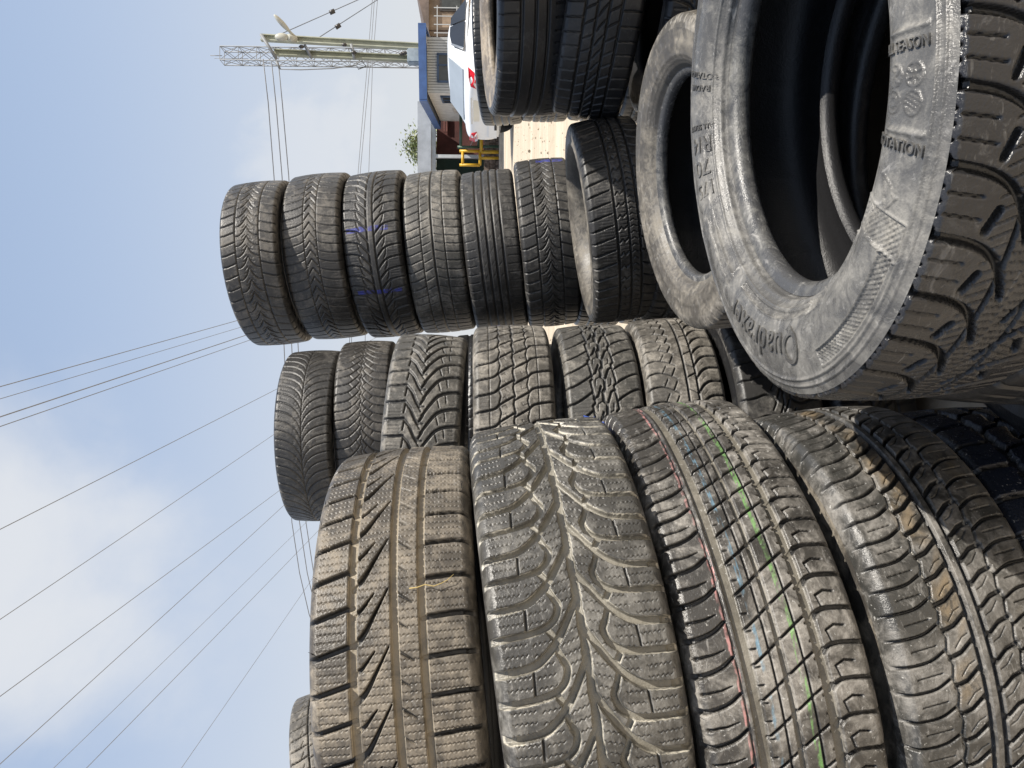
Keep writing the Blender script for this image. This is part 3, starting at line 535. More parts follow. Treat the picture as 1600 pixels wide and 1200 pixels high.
# fine rubber hairs left from the mould
def hairs(root, R, spots):
    b = MB()
    for th, z, ln in spots:
        t = R_(th); p = Vector((R * math.cos(t), R * math.sin(t), z)); d = Vector((math.cos(t + random.uniform(-.3, .3)), math.sin(t + random.uniform(-.3, .3)), random.uniform(-.4, .4)))
        b.tube([p, p + d * ln * .5, p + d * ln + Vector((0, 0, random.uniform(-.002, .002)))], .0005, 4, .0002, False)
    b.build('rubber_hairs', RUB['black'], root)
hairs(T['B4'], .312, [(random.uniform(-30, 30), random.uniform(.03, .18), random.uniform(.006, .013)) for _ in range(34)])
hairs(T['A1'], .307, [(random.uniform(-120, -20), random.choice((.012, .185)), random.uniform(.005, .011)) for _ in range(40)])
hairs(T['F'], .300, [(random.uniform(60, 200), random.choice((.18, .172)), random.uniform(.005, .012)) for _ in range(46)])
hairs(T['A2'], .325, [(random.uniform(-110, 0), .014, random.uniform(.005, .011)) for _ in range(24)])

# tyres deeper in the stacks, mostly hidden: plain copies
def under(k, spots, lab, group, rz=0):
    for i, (x, y, z, sc) in enumerate(spots):
        c = copy_tree(T[k]); c.matrix_world = Matrix.Translation((x, y, z - .098 * sc)) @ Matrix.Rotation(rz + i * .7, 4, 'Z') @ Matrix.Diagonal((1.0, 1.0, sc, 1))
        tag(c, lab, 'tyre', group)
        for ch in c.children: pass
under('B8', [(-.36, 1.12, .562, 1.27)], 'black tyre hidden at the foot of the nearest stack', GA)
under('B8', [(-.15 + .02 * math.sin(i * 2), 2.9 + .015 * math.cos(i * 3), 1.715 - .2045 * i, 1.045) for i in range(6)], 'tyre hidden in the lower part of the rear left stack', GB)
under('B8', [(.55 + .01 * math.sin(i * 2), 3.08, 1.055 - .182 * i, .93) for i in range(3)], 'tyre hidden at the foot of the tall middle stack', GC)
under('B8', [(.515, 2.40, .90, 1.2), (.525, 2.39, .664, 1.2)], 'tyre hidden under the leaning tyre', GC)
under('B8', [(.44, 1.56, .81, 1.16), (.45, 1.55, .583, 1.16)], 'tyre hidden under the worn tyre with the oval hole', GC)
under('B8', [(.297, .76, .948, 1.11), (.235, .85, .731, 1.11), (.235, .85, .514, 1.11)], 'tyre hidden under the largest tyre', GC)
under('B8', [(1.12, 2.2, .762, .78), (1.13, 2.21, .608, .78)], 'tyre at the foot of the shaded right stack', GD)
under('B8', [(1.57, 3.62, 1.22, 1.18), (1.58, 3.63, .99, 1.18), (1.57, 3.62, .76, 1.18)], 'black tyre stacked under the far tyre that peeps out behind the right stack', GD)
under('B8', [(-1.40 + .015 * math.sin(i * 3), 2.78, 1.83 - .1934 * i, .99) for i in range(7)], 'tyre hidden behind the nearest stack', GB)
under('B8', [(1.365 + .01 * math.sin(i * 3), 1.72, .586 + .2 * i, 1.03) for i in range(7)], 'black tyre of an unseen stack, added beyond the right edge to shade the leaning tyre', GD)  # out-of-view stack added to cast shade on the leaning tyre

# ------------------------------------------------------------------ ground
def ground():
    ys = np.unique(np.concatenate([np.linspace(-3, 12, 76), np.geomspace(12, 3000, 40), -np.geomspace(3, 300, 12)]))
    xs = np.unique(np.concatenate([np.linspace(-8, 14, 67), np.geomspace(14, 3000, 26), -np.geomspace(8, 3000, 28)]))
    Xg, Yg = np.meshgrid(xs, ys); Z = ground_z(Yg)
    near = np.exp(-((Xg - 2) / 12) ** 2) * (np.abs(Yg) < 25)
    Z = Z + near * .012 * wobble(Xg, Yg, 1.6, 3)
    co = np.stack([Xg, Yg, Z], -1).reshape(-1, 3); n = len(xs); m = len(ys)
    i = (np.arange(m - 1)[:, None] * n + np.arange(n - 1)[None]); fc = np.stack([i, i + 1, i + n + 1, i + n], -1).reshape(-1, 4)
    m_, nt, b = new_mat('sandy_ground'); tc = nt.nodes.new('ShaderNodeTexCoord').outputs['Object']; L = nt.links.new
    mp = nt.nodes.new('ShaderNodeMapping'); mp.inputs['Scale'].default_value = (.5, 2.2, 1); L(tc, mp.inputs[0])
    f = rng(nt, noise(nt, 1.1, 8, .65, mp.outputs[0], .4), .32, .7); c = mix(nt, f, (.42, .345, .25), (.57, .49, .38))
    c = mix(nt, rng(nt, noise(nt, 30, 5, .7, tc), .55, .72, 0, .5), c, (.30, .24, .17))
    c = mix(nt, rng(nt, noise(nt, .9, 6, .7, tc, .8), .56, .68, 0, .7), c, (.21, .165, .12)); c = mix(nt, rng(nt, noise(nt, 160, 3, .6, tc), .6, .7, 0, .6), c, (.24, .20, .16))
    wv = nt.nodes.new('ShaderNodeMapping'); wv.inputs['Rotation'].default_value = (0, 0, .35); wv.inputs['Scale'].default_value = (.25, 5, 1); L(tc, wv.inputs[0])
    c = mix(nt, rng(nt, noise(nt, 1.0, 4, .6, wv.outputs[0], .3), .52, .62, 0, .45), c, (.33, .265, .19))
    L(c, b.inputs['Base Color']); b.inputs['Roughness'].default_value = .95
    bp = nt.nodes.new('ShaderNodeBump'); bp.inputs['Strength'].default_value = .5; bp.inputs['Distance'].default_value = .02
    L(noise(nt, 24, 8, .7, tc), bp.inputs['Height']); L(bp.outputs[0], b.inputs['Normal'])
    tag(link('ground', np_mesh('ground', co, fc), m_), kind='structure')
ground()
GZ = float(ground_z(30.0))
def pebbles():
    bm = bmesh.new()
    for k in range(900):
        y = random.uniform(3.2, 16); x = random.uniform(-.02, .42) * y + random.gauss(0, .3); s = random.uniform(.005, .016) * (1 + (random.random() < .06))
        q = bmesh.ops.create_icosphere(bm, subdivisions=1, radius=s, matrix=Matrix.Translation((x, y, float(ground_z(y)) + s * .3)) @ Matrix.Rotation(random.uniform(0, 6), 4, (random.random(), random.random(), 1)) @ Matrix.Diagonal((1, random.uniform(.6, 1), random.uniform(.5, .8), 1)))
    me = bpy.data.meshes.new('gravel'); bm.to_mesh(me); bm.free()
    tag(link('gravel', me, plain('loose_stones', (.40, .33, .25), .95, 0, .4, 8)), 'loose small stones scattered over the sandy yard', 'gravel', None, 'stuff')
pebbles()

# ------------------------------------------------------------------ white car
CARP = plain('white_car_paint', (.78, .80, .82), .22, 0, .05, 2); CARP.node_tree.nodes['Principled BSDF'].inputs['Coat Weight'].default_value = .6
GLASS = plain('dark_car_glass', (.012, .014, .020), .08, 0, .2, 1)
REARG = plain('painted_sky_rear_glass', (.30, .34, .38), .1, 0, .1, 1); REDL = plain('red_lamp_lens', (.55, .01, .02), .2, 0, .2, 8); CLEARL = plain('clear_lamp_lens', (.65, .62, .62), .2, 0, .1, 8)  # rear glass carries a sky reflection in its base colour
CHROME = plain('chrome', (.6, .6, .6), .15, 1, .05); TYREM = plain('car_tyre_rubber', (.02, .02, .02), .7); ALLOY = plain('alloy', (.45, .46, .47), .35, .8, .1)
PLATE = plain('number_plate', (.68, .66, .58), .5, 0, .08); DPLASTIC = plain('dark_plastic', (.03, .03, .032), .5)
def car(loc, heading):
    root = empty('parked_car', loc, math.atan2(heading[1], heading[0])); tag(root, 'white saloon car with red tail lamps and dark glass parked beside the tyres', 'car')
    # stations along the length (x, rear to front): half width, sill z, bumper/waist z, deck z
    st = [(-2.25, .60, .42, .70, .86), (-2.21, .74, .34, .72, .96), (-2.05, .83, .26, .74, 1.03), (-1.75, .87, .24, .76, 1.06), (-1.2, .89, .24, .77, 1.05), (-.5, .89, .24, .77, 1.01), (.3, .89, .24, .76, .98), (1.0, .89, .24, .74, .96), (1.6, .86, .25, .70, .90), (2.05, .78, .28, .64, .80), (2.22, .62, .34, .58, .70)]
    bm = bmesh.new(); rows = []
    for x, w, a, b_, c in st:
        half = [(0, a), (w * .72, a), (w * .95, a + .06), (w * 1.0, (a + b_) / 2), (w * .995, b_), (w * .955, c - .07), (w * .90, c - .01), (w * .55, c + .012), (0, c + .02)]
        ring_ = [(x, y, z) for y, z in half] + [(x, -y, z) for y, z in half[-2:0:-1]]
        rows.append([bm.verts.new(p) for p in ring_])
    n = len(rows[0])
    for A, B in zip(rows[:-1], rows[1:]):
        for k in range(n): bm.faces.new((A[k], A[(k + 1) % n], B[(k + 1) % n], B[k])).smooth = True
    bm.faces.new(rows[0][::-1]); bm.faces.new(rows[-1])
    bmesh.ops.recalc_face_normals(bm, faces=bm.faces[:]); me = bpy.data.meshes.new('body'); bm.to_mesh(me); bm.free()
    body = link('body', me, CARP, root); md = body.modifiers.new('round', 'SUBSURF'); md.levels = md.render_levels = 2
    # cabin: lofted roof over glass band
    prof = [(-1.72, 1.04, .70), (-1.02, 1.40, .60), (-.5, 1.455, .585), (.05, 1.45, .585), (.45, 1.40, .60), (1.12, .99, .72)]
    bm = bmesh.new(); rows = []
    for x, z, w in prof:
        zb = min(z, 1.0); wb = .82
        rows.append([bm.verts.new(p) for p in [(x, wb if z > 1.1 else w, zb), (x, w + .03, z - .07 if z > 1.1 else z), (x, w - .05, z), (x, 0, z + .012), (x, -w + .05, z), (x, -w - .03, z - .07 if z > 1.1 else z), (x, -wb if z > 1.1 else -w, zb)]])
    for A, B in zip(rows[:-1], rows[1:]):
        for k in range(6): bm.faces.new((A[k], A[k + 1], B[k + 1], B[k])).smooth = True
    bmesh.ops.recalc_face_normals(bm, faces=bm.faces[:]); me = bpy.data.meshes.new('roof'); bm.to_mesh(me); bm.free()
    rf = link('roof', me, CARP, root); md = rf.modifiers.new('round', 'SUBSURF'); md.levels = md.render_levels = 2
    for s in (1, -1):
        b = MB(); b.poly([(-1.28, s * .805, 1.06), (-.92, s * .685, 1.32), (-.50, s * .655, 1.375), (-.14, s * .655, 1.375), (-.14, s * .80, 1.05)], .02, (0, s, .45)); b.build('side_window', GLASS, root)
        b = MB(); b.poly([(-.08, s * .80, 1.05), (-.08, s * .655, 1.375), (.28, s * .66, 1.35), (.86, s * .78, 1.04)], .02, (0, s, .45)); b.build('side_window', GLASS, root)
        b = MB(); b.poly([(-1.30, s * .815, 1.075), (-.93, s * .70, 1.335), (-.90, s * .70, 1.315), (-1.24, s * .812, 1.065)], .026, (0, s, .45)); b.build('window_trim', CHROME, root)
        b = MB(); b.poly([(-2.235, s * .50, .80), (-2.225, s * .70, .78), (-2.12, s * .815, .85), (-2.0, s * .85, .965), (-2.16, s * .70, .955), (-2.215, s * .54, .91)], .03, (-.75, s * .55, .1))
        lt = b.build('tail_lamp', REDL, root)
        b = MB(); b.poly([(-2.258, s * .52, .80), (-2.25, s * .69, .785), (-2.17, s * .775, .83), (-2.235, s * .6, .85)], .028, (-.75, s * .5, .1)); b.build('lamp_lens', CLEARL, lt)
        b = MB().box((-.62, s * .90, .84), (.20, .03, .03), bev=.008); b.build('door_handle', CHROME, root)
        b = MB().ball((.72, s * .98, 1.02), .11, 2, (.6, 1, .7)); b.build('mirror', CARP, root)
        for x in (-1.38, 1.36):
            w = MB(); w.tube([(x, s * .70, .32), (x, s * .90, .32)], .32, 28); wh = w.build('wheel', TYREM, root)
            w = MB(); w.tube([(x, s * .895, .32), (x, s * .915, .32)], .21, 24)
            for k in range(5): w.box((x + .1 * math.cos(k * 1.257), s * .918, .32 + .1 * math.sin(k * 1.257)), (.2, .01, .05), ry=-k * 1.257)
            w.build('rim', ALLOY, wh)
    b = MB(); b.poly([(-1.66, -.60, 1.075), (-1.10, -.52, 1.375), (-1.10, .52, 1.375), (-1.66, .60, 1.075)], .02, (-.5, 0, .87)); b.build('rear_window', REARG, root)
    b = MB(); b.poly([(1.08, -.62, 1.02), (.50, -.53, 1.375), (.50, .53, 1.375), (1.08, .62, 1.02)], .02, (.5, 0, .87)); b.build('windscreen', GLASS, root)
    MB().box((-2.24, 0, .80), (.02, .5, .13), bev=.006).build('number_plate', PLATE, root)
    MB().box((-2.22, 0, .46), (.10, 1.34, .26), bev=.04).build('rear_bumper', CARP, root)
    MB().box((-2.262, 0, .40), (.03, .9, .07), bev=.01).build('bumper_insert', DPLASTIC, root)
    MB().box((-2.252, 0, .905), (.012, .62, .03), bev=.004).build('trunk_trim', CHROME, root)
p = at(735, 118, 15.6); hd = Vector((.80, .60)).normalized()
car((p.x + hd.x * 2.1 - hd.y * .72, p.y + hd.y * 2.1 + hd.x * .72, GZ - .02), hd)

# ------------------------------------------------------------------ guard house
GREYW = plain('grey_corrugated_sheet', (.42, .44, .45), .6, .1, .12, 2); CREAM = plain('cream_render', (.55, .53, .50), .85, 0, .15, 3); BLUEP = plain('blue_painted_fascia', (.045, .10, .26), .5, 0, .18, 3)
DBLUE = plain('dark_blue_frame', (.03, .06, .12), .5); PANE = plain('window_pane', (.05, .055, .055), .12); PAPER = plain('faded_paper', (.55, .50, .44), .9, 0, .4, 9); GREYR = plain('grey_roof_sheet', (.24, .26, .29), .55, .2, .18, 2)
def guard_house():
    c = at(700, 145, 24.0); uf = Vector((.978, -.21, 0)); us = Vector((.21, .978, 0)); ang = math.atan2(uf.y, uf.x)
    root = empty('guard_house', (c.x, c.y, GZ), ang); tag(root, 'small grey guard house with a blue fascia round its roof', 'hut')
    H = at(668, 145, 24).z - GZ; Wd, Dp = 1.62, 7.0
    b = MB()
    for i in range(20): b.box((.04 + i * .08, .02, H / 2), (.05, .05, H))
    b.box((Wd / 2, .06, H / 2), (Wd, .06, H)); b.build('corrugated_wall', GREYW, root)
    MB().box((.05, Dp / 2 + .1, H / 2), (.10, Dp, H)).build('side_wall', CREAM, root)
    MB().box((Wd - .05, Dp / 2 + .1, H / 2), (.10, Dp, H)).build('side_wall', CREAM, root)
    MB().box((Wd / 2, Dp + .1, H / 2), (Wd, .1, H)).build('back_wall', CREAM, root)
    def win(cx, cy, cz, w, h, side):
        b = MB()
        for q, e in (((-w / 2, 0), (.06, h + .06)), ((w / 2, 0), (.06, h + .06)), ((0, -h / 2), (w, .06)), ((0, h / 2), (w, .06)), ((w * .1, 0), (.04, h))):
            if side: b.box((cx, cy + q[0], cz + q[1]), (.09, e[0], e[1]))
            else: b.box((cx + q[0], cy, cz + q[1]), (e[0], .09, e[1]))
        fr = b.build('window', DBLUE, root)
        MB().box((cx - (.06 if side else 0), cy - (0 if side else .06), cz - h / 2 - .05), (.10, w + .2, .05) if side else (w + .2, .10, .05)).build('sill', GREYW, fr)
        MB().box((cx, cy, cz), (.05, w, h) if side else (w, .05, h)).build('pane', PANE, fr)
    zc = at(697, 110, 24).z - GZ
    win(.72, -.02, zc, .80, .48, False)
    win(-.01, 1.2, zc - .12, 1.25, .60, True)
    b = MB()
    for k in range(7): b.box((-.012, 3.6 + (k % 4) * .32, zc - .2 - (k // 4) * .34), (.012, .26, .26), rx=.1 * (k - 3))
    b.build('pasted_notices', PAPER, root)
    b = MB(); b.box((Wd / 2, -.36, H + .11), (Wd + .5, .05, .24)); b.box((-.28, Dp / 2 - .1, H + .11), (.05, Dp + .55, .24)); b.box((Wd + .28, Dp / 2 - .1, H + .11), (.05, Dp + .55, .24)); b.box((Wd / 2, Dp + .2, H + .11), (Wd + .5, .05, .24)); b.build('blue_fascia', BLUEP, root)
    MB().box((Wd / 2, Dp / 2 - .1, H + .10), (Wd + .5, Dp + .5, .06)).build('roof', GREYR, root)
guard_house()

# ------------------------------------------------------------------ open shelter behind the gates
MAROON = plain('maroon_wall', (.085, .026, .022), .8, 0, .3, 2); DGREEN = plain('dark_green_wall', (.014, .040, .032), .7, 0, .3, 2); GALV = plain('galvanised_beam', (.50, .52, .53), .5, .3, .12, 3)
RUBBLE = plain('rough_block_wall', (.24, .185, .15), .95, 0, .55, 5, .8, 12); YEL = plain('yellow_painted_steel', (.56, .33, .02), .45, 0, .15, 4); GRN = plain('green_painted_steel', (.055, .105, .07), .5, 0, .2, 4); PINKW = plain('pale_brace', (.5, .4, .38), .6)
def shelter():
    d = 31.0; zb = at(677, 240, d).z; x0, x1 = at(677, 300, d).x, at(677, 160, d).x
    root = empty('open_shelter', ((x0 + x1) / 2, d, GZ)); tag(root, 'open shelter with a grey roof, white post and dark maroon back wall', 'shelter')
    def L(p): return Vector(p) - root.location
    MB().box(L(((x0 + x1) / 2, d, zb)), (x1 - x0, .16, .20)).build('front_beam', GALV, root)
    xp = at(730, 245, d).x; MB().box(L((xp, d, (GZ + zb) / 2 - .05)), (.13, .13, zb - GZ - .1)).build('post', GALV, root)
    MB().box(L((x0 + .3, d, (GZ + zb) / 2 - .05)), (.13, .13, zb - GZ - .1)).build('post', GALV, root)
    zt = at(656, 240, d + 4).z
    b = MB(); n = 34
    for i in range(n):
        xx = x0 + (i + .5) * (x1 - x0) / n
        b.poly([L((xx - .06, d - .15, zb + .13)), L((xx + .06, d - .15, zb + .13)), L((xx + .06, d + 4, zt)), L((xx - .06, d + 4, zt))], .05, (0, -.2, 1))
    b.poly([L((x0, d - .15, zb + .11)), L((x1, d - .15, zb + .11)), L((x1, d + 4, zt - .02)), L((x0, d + 4, zt - .02))], .03, (0, -.2, 1)); b.build('roof', GREYR, root)
    b = MB(); b.poly([L((x0, d - .18, zb + .08)), L((x1, d - .18, zb + .08)), L((x1, d - .10, zb + .62)), L((x0, d - .10, zb + .62))], .04, (0, 1, 0)); b.build('roof_fascia', GREYR, root)
    xm = at(700, 248, d + 2).x
    MB().box(L(((xm + x1 + 1) / 2, d + 2.2, (GZ + zb) / 2)), (x1 + 1 - xm, .1, zb - GZ)).build('maroon_back_wall', MAROON, root)
    MB().box(L(((x0 - .4 + xm) / 2, d + 2.1, (GZ + zb) / 2)), (xm - x0 + .4, .1, zb - GZ)).build('green_back_wall', DGREEN, root)
    for s, xx in ((1, x0 - .3), (1, x1 + .8)): MB().box(L((xx, d + 1.8, (GZ + zb) / 2)), (.08, 3.6, zb - GZ)).build('end_wall', MAROON, root)
    b = MB()
    for X, Y0, Y1 in ((694, 182, 206), (698, 182, 206)): p, q = at(X, Y0, d + 2.05), at(X, Y1, d + 2.05); b.box(L((p + q) / 2), (abs(p.x - q.x), .06, .06))
    b.build('wall_rail', plain('rust_rail', (.16, .06, .05), .7), root)
shelter()
def low_wall():
    d = 29.6; x0, x1 = at(770, 275, d).x, at(770, 150, d).x; zt = at(755, 240, d).z
    b = MB(); n = 16
    for r in range(3):
        for i in range(n):
            w = (x1 - x0) / n; h = (zt - GZ) / 3
            b.box((x0 + (i + .5 + (.25 if r % 2 else -.25)) * w, d + random.uniform(-.03, .03), GZ - .02 + (r + .5) * h), (w * random.uniform(.9, .99), .3 + random.uniform(0, .05), h * random.uniform(.9, .99)), bev=.02)
    b.box(((x0 + x1) / 2, d, (GZ + zt) / 2 - .05), (x1 - x0, .2, zt - GZ - .08))
    tag(b.build('block_wall', RUBBLE), 'low brown wall of rough blocks under the gates', 'wall')
    # kerb strips in front
    for k, (X, dd, t) in enumerate(((783, 28.2, .5), (787, 26.6, .35))):
        tag(MB().box((at(X, 240, dd).x - 1, dd, GZ + .03), (9, t, .12), bev=.02).build('kerb', plain('pale_kerb', (.60, .52, .42), .9, 0, .2, 2)), ('pale kerb strip nearest the block wall', 'pale kerb strip a step in front of the one by the block wall')[k], 'kerb', 'kerbs before the gates')
low_wall()
def gate(name, lab, mat, d, Xt, Xb, Ya, Yb, diag, feet):
    pa, pb = at(Xt, Ya, d), at(Xb, Yb, d); r = .055
    root = empty(name, ((pa.x + pb.x) / 2, d, GZ)); tag(root, lab, 'gate')
    b = MB()
    for q0, q1 in (((pa.x, pa.z), (pb.x, pa.z)), ((pa.x, pb.z), (pb.x, pb.z)), ((pa.x, pa.z + .12), (pa.x, pb.z)), ((pb.x, pa.z + .12), (pb.x, pb.z))):
        b.tube([Vector((q0[0], d, q0[1])) - root.location, Vector((q1[0], d, q1[1])) - root.location], r, 8)
    b.build('frame', mat, root)
    if diag:
        mx_ = (pa.x + pb.x) / 2; b = MB()
        b.tube([Vector((pa.x, d, pb.z + (pa.z - pb.z) * .55)) - root.location, Vector((mx_, d, pb.z)) - root.location], .022, 6); b.tube([Vector((pb.x, d, pb.z + (pa.z - pb.z) * .5)) - root.location, Vector((mx_, d, pb.z)) - root.location], .022, 6)
        b.build('brace', PINKW, root)
    for Y, X0, X1 in feet:
        p, q = at(X0, Y, d), at(X1, Y, d); q.z = max(q.z, GZ - .02)
        MB().tube([p - root.location, q - root.location], r, 8).build('leg', mat, root)
gate('tubular_gate', 'green tubular gate frame with a pale cross brace', GRN, 28.8, 720, 748, 172, 230, True, [(174, 748, 782), (229, 748, 782)])
gate('tubular_gate', 'yellow tubular gate frame beside the white post', YEL, 28.6, 723, 750, 236, 258, False, [(247, 750, 782), (237, 750, 782)])
p, q = at(752, 206, 28.5), at(752, 238, 28.5)
b = MB().tube([p, q], .06, 8).tube([p, Vector((p.x, p.y, GZ))], .05, 8).tube([q, Vector((q.x, q.y, GZ))], .05, 8); tag(b.build('guard_rail', YEL), 'low yellow rail below the green gate frame', 'rail')

# ------------------------------------------------------------------ tree behind the shelter
LEAF = []
for i, cc in enumerate(((.09, .13, .04), (.17, .21, .08), (.27, .30, .16))):
    m = plain('leaf_green_%d' % i, cc, .5, 0, .3, 6); LEAF.append(m)
BARK = plain('bark', (.12, .09, .065), .9, 0, .3, 10, .5, 30)
def tree():
    d = 36.5; c = at(664, 238, d); root = empty('leafy_tree', (c.x, d, GZ)); tag(root, 'bright green leafy tree rising behind the grey shelter roof', 'tree')
    h = c.z - GZ; b = MB(); b.tube([(0, 0, -.1), (.05, 0, h * .5), (-.05, .05, h * .85)], .12, 8, .07)
    tips = []
    for k in range(9):
        a = k * 2.4; q = Vector((math.cos(a) * random.uniform(.3, .8), math.sin(a) * random.uniform(.3, .8), h + random.uniform(-.5, .55))); b.tube([(0, 0, h * random.uniform(.5, .8)), q * .6 + Vector((0, 0, h * .33)), q], .05, 6, .012); tips.append(q)
    b.build('trunk', BARK, root)
    bm = bmesh.new()
    for k in range(2600):
        t = random.choice(tips); p = t + Vector((random.gauss(0, .30), random.gauss(0, .3), random.gauss(0, .26)))
        if p.z < h - .9 or random.random() < .15: continue
        s = random.uniform(.05, .11); u = Vector((random.gauss(0, 1), random.gauss(0, 1), random.gauss(0, .5))).normalized(); w = u.cross(Vector((random.gauss(0, 1), random.gauss(0, 1), random.gauss(0, 1)))).normalized()
        f = bm.faces.new([bm.verts.new(p - u * s), bm.verts.new(p + w * s * .45), bm.verts.new(p + u * s), bm.verts.new(p - w * s * .45)]); f.material_index = random.choice((0, 1, 1, 2, 2))
    me = bpy.data.meshes.new('crown'); bm.to_mesh(me); bm.free()
    o = link('crown', me, LEAF[0], root); me.materials.append(LEAF[1]); me.materials.append(LEAF[2])
tree()

# ------------------------------------------------------------------ poles, mast, cables
POLE = plain('pale_green_pole_paint', (.37, .385, .31), .6, .1, .18, 3); POLED = plain('darker_pole_paint', (.27, .28, .21), .65, .1, .2, 3); STEEL = plain('grey_steel', (.20, .21, .22), .6, .1, .15, 3); LAMP = plain('lamp_housing', (.40, .40, .35), .5, 0, .15, 4); DARK = plain('dark_insulator', (.04, .035, .032), .4)
def power_pole():
    d = 25.5; t1 = at(408, 59, d); b1 = at(690, 75, d); t2 = at(428, 82, d); b2 = at(690, 93.5, d)
    def ext(t, b): k = (GZ - t.z) / (b.z - t.z); return t + (b - t) * k
    base = ext(t1, b1); root = empty('power_pole', (base.x, d, GZ)); tag(root, 'twin pale green steel power pole with crossarms and two street lamps', 'utility pole')
    R0 = root.location
    for t, bb, w in ((t1, base, .17), (t2, ext(t2, b2), .16)):
        ax = (t - bb); b = MB(); n = ax.normalized(); sx = n.cross(Vector((0, 1, 0))).normalized(); sy = Vector((0, 1, 0))
        def bar(ox, oy, wx, wy):
            q = [bb + sx * (ox + i * wx / 2) + sy * (oy + j * wy / 2) - R0 for i, j in ((-1, -1), (1, -1), (1, 1), (-1, 1))]
            vs = [b.bm.verts.new(p) for p in q]; vt = [b.bm.verts.new(p + ax) for p in q]
            b.bm.faces.new(vs[::-1]); b.bm.faces.new(vt)
            for k in range(4): b.bm.faces.new((vs[k], vs[(k + 1) % 4], vt[(k + 1) % 4], vt[k]))
        bar(-w / 2, 0, .03, w * 1.1); bar(w / 2, 0, .03, w * 1.1); bar(0, .02, w - .03, .03)
        b.build('steel_post', POLE if w > .165 else POLED, root)  # second post in a darker tone of the same green
    def arm(X0, Y0, X1, Y1, r=.05):
        MB().tube([at(X0, Y0, d - .15) - R0, at(X1, Y1, d - .15) - R0], r, 6).build('crossarm', STEEL, root)
    arm(408, 54, 432, 92, .06); arm(476, 70, 487, 91); arm(549, 69, 554, 93)
    b = MB().tube([at(432, 96, d - .1) - R0, at(437, 107, d - .1) - R0], .04, 6).tube([at(437, 108, d - .1) - R0, at(470, 109, d - .1) - R0, at(520, 107, d - .1) - R0, at(556, 102, d - .1) - R0], .018, 6); b.build('drop_cable', STEEL, root)
    q = [at(X, Y, d - .2) - R0 for X, Y in ((556, 100), (566, 95), (572, 104), (560, 108), (556, 100))]; MB().tube(q, .022, 5).build('bracket', STEEL, root)
    MB().box(at(647, 89, d - .3) - R0, (.46, .34, .42), bev=.03).build('meter_box', plain('blue_grey_box', (.25, .30, .34), .5, .2), root)
    b = MB()
    for X, Y in ((628, 84), (632, 83), (553, 82), (471, 73), (538, 70)): b.ball(at(X, Y, d - .25) - R0, .07, 1, (1, 1, 1.4))
    b.build('insulators', DARK, root)
    # lamp heads
    p = at(440, 58, d - .4) - R0; b = MB(); b.ball(p, .21, 3, (.62, .5, 1.05)); b.tube([p + Vector((0, 0, -.2)), at(462, 62, d - .2) - R0], .11, 8); b.build('street_lamp', LAMP, root)
    p0, p1 = at(456, 53, d - .3) - R0, at(431, 26, d - .6) - R0; b = MB(); ax = (p1 - p0)
    rot_ = ax.to_track_quat('Z', 'Y').to_matrix(); b.ball(p0 + ax * .62, .32, 3, (.30, .25, 1.05), rot_); b.tube([at(466, 62, d) - R0, p0, p0 + ax * .4], .045, 8); b.build('street_lamp', LAMP, root)
power_pole()
def mast():
    d = 60.0; tl, tr, bt = at(347, 97.5, d), at(347, 76.5, d), at(700, 100, d); w = tr.x - tl.x
    root = empty('lattice_mast', ((tl.x + tr.x) / 2, d, GZ)); tag(root, 'thin grey lattice radio mast far behind the power pole', 'mast'); H = tl.z - GZ
    b = MB(); q = w / 2; cs = [(-q, -q), (q, -q), (q, q), (-q, q)]
    for x, y in cs: b.tube([(x, y, 0), (x, y, H)], .045, 5)
    n = 15; hs = H / n
    for k in range(n):
        for i in range(4):
            a, c = cs[i], cs[(i + 1) % 4]
            b.tube([(a[0], a[1], k * hs), (c[0], c[1], (k + 1) * hs)], .025, 4, None, False); b.tube([(c[0], c[1], k * hs), (a[0], a[1], (k + 1) * hs)], .025, 4, None, False); b.tube([(a[0], a[1], (k + 1) * hs), (c[0], c[1], (k + 1) * hs)], .025, 4, None, False)
    b.tube([(0, 0, H), (0, 0, H + .9)], .03, 5); b.tube([(-q * .4, 0, H - 2), (-q * .4, 0, H + .6)], .02, 5)
    b.build('lattice', STEEL, root); MB().box((0, 0, -.1), (w + .6, w + .6, .5)).build('footing', plain('concrete', (.4, .39, .37), .9), root)
mast()
WIRE = plain('cable', (.17, .18, .20), .6, .2, .1)
def cable(pts, r, lab, group, sag=0):
    pts = [Vector(p) for p in pts]
    if sag and len(pts) == 2:
        a, b_ = pts; pts = [a.lerp(b_, t) - Vector((0, 0, sag * 4 * t * (1 - t))) for t in np.linspace(0, 1, 25)]
    tag(MB().tube(pts, r, 6).build('overhead_cable', WIRE), lab, 'cable', group)
ov = [(603, -.282, .010), (622, -.301, .008), (650, -.336, .011), (665, -.350, .008), (825, -.512, .010), (965, -.682, .008), (1085, -.744, .009), (1190, -.92, .009), (1277, -.98, .007), (1333, -1.03, .007), (1600, -1.45, .008)]
names_ = ['highest overhead cable, running over the tall middle stack', 'thin second overhead cable under the highest one', 'third overhead cable, one of the four that run close together', 'thin lowest cable of the four that run close together', 'single thick cable running to the top of the rear left stack', 'faint cable meeting the middle of the feather tread tyre', 'cable passing just past the lower end of the feather tread tyre', 'dark cable from the white cloud to the nearest tan tyre', 'faint thin cable left of the dark cable over the cloud', 'thin cable beside the faint one, ending behind the nearest tan tyre', 'steepest overhead cable, beside the half hidden pale tyre']
for (c0, k, r), lab in zip(ov, names_):
    X0, X1 = -260, 690
    cable([at(X0, c0 + k * X0, 11.0), at(X1, c0 + k * X1, 64.0)], r * random.uniform(.8, 1.1), lab, 'overhead cables', .22)
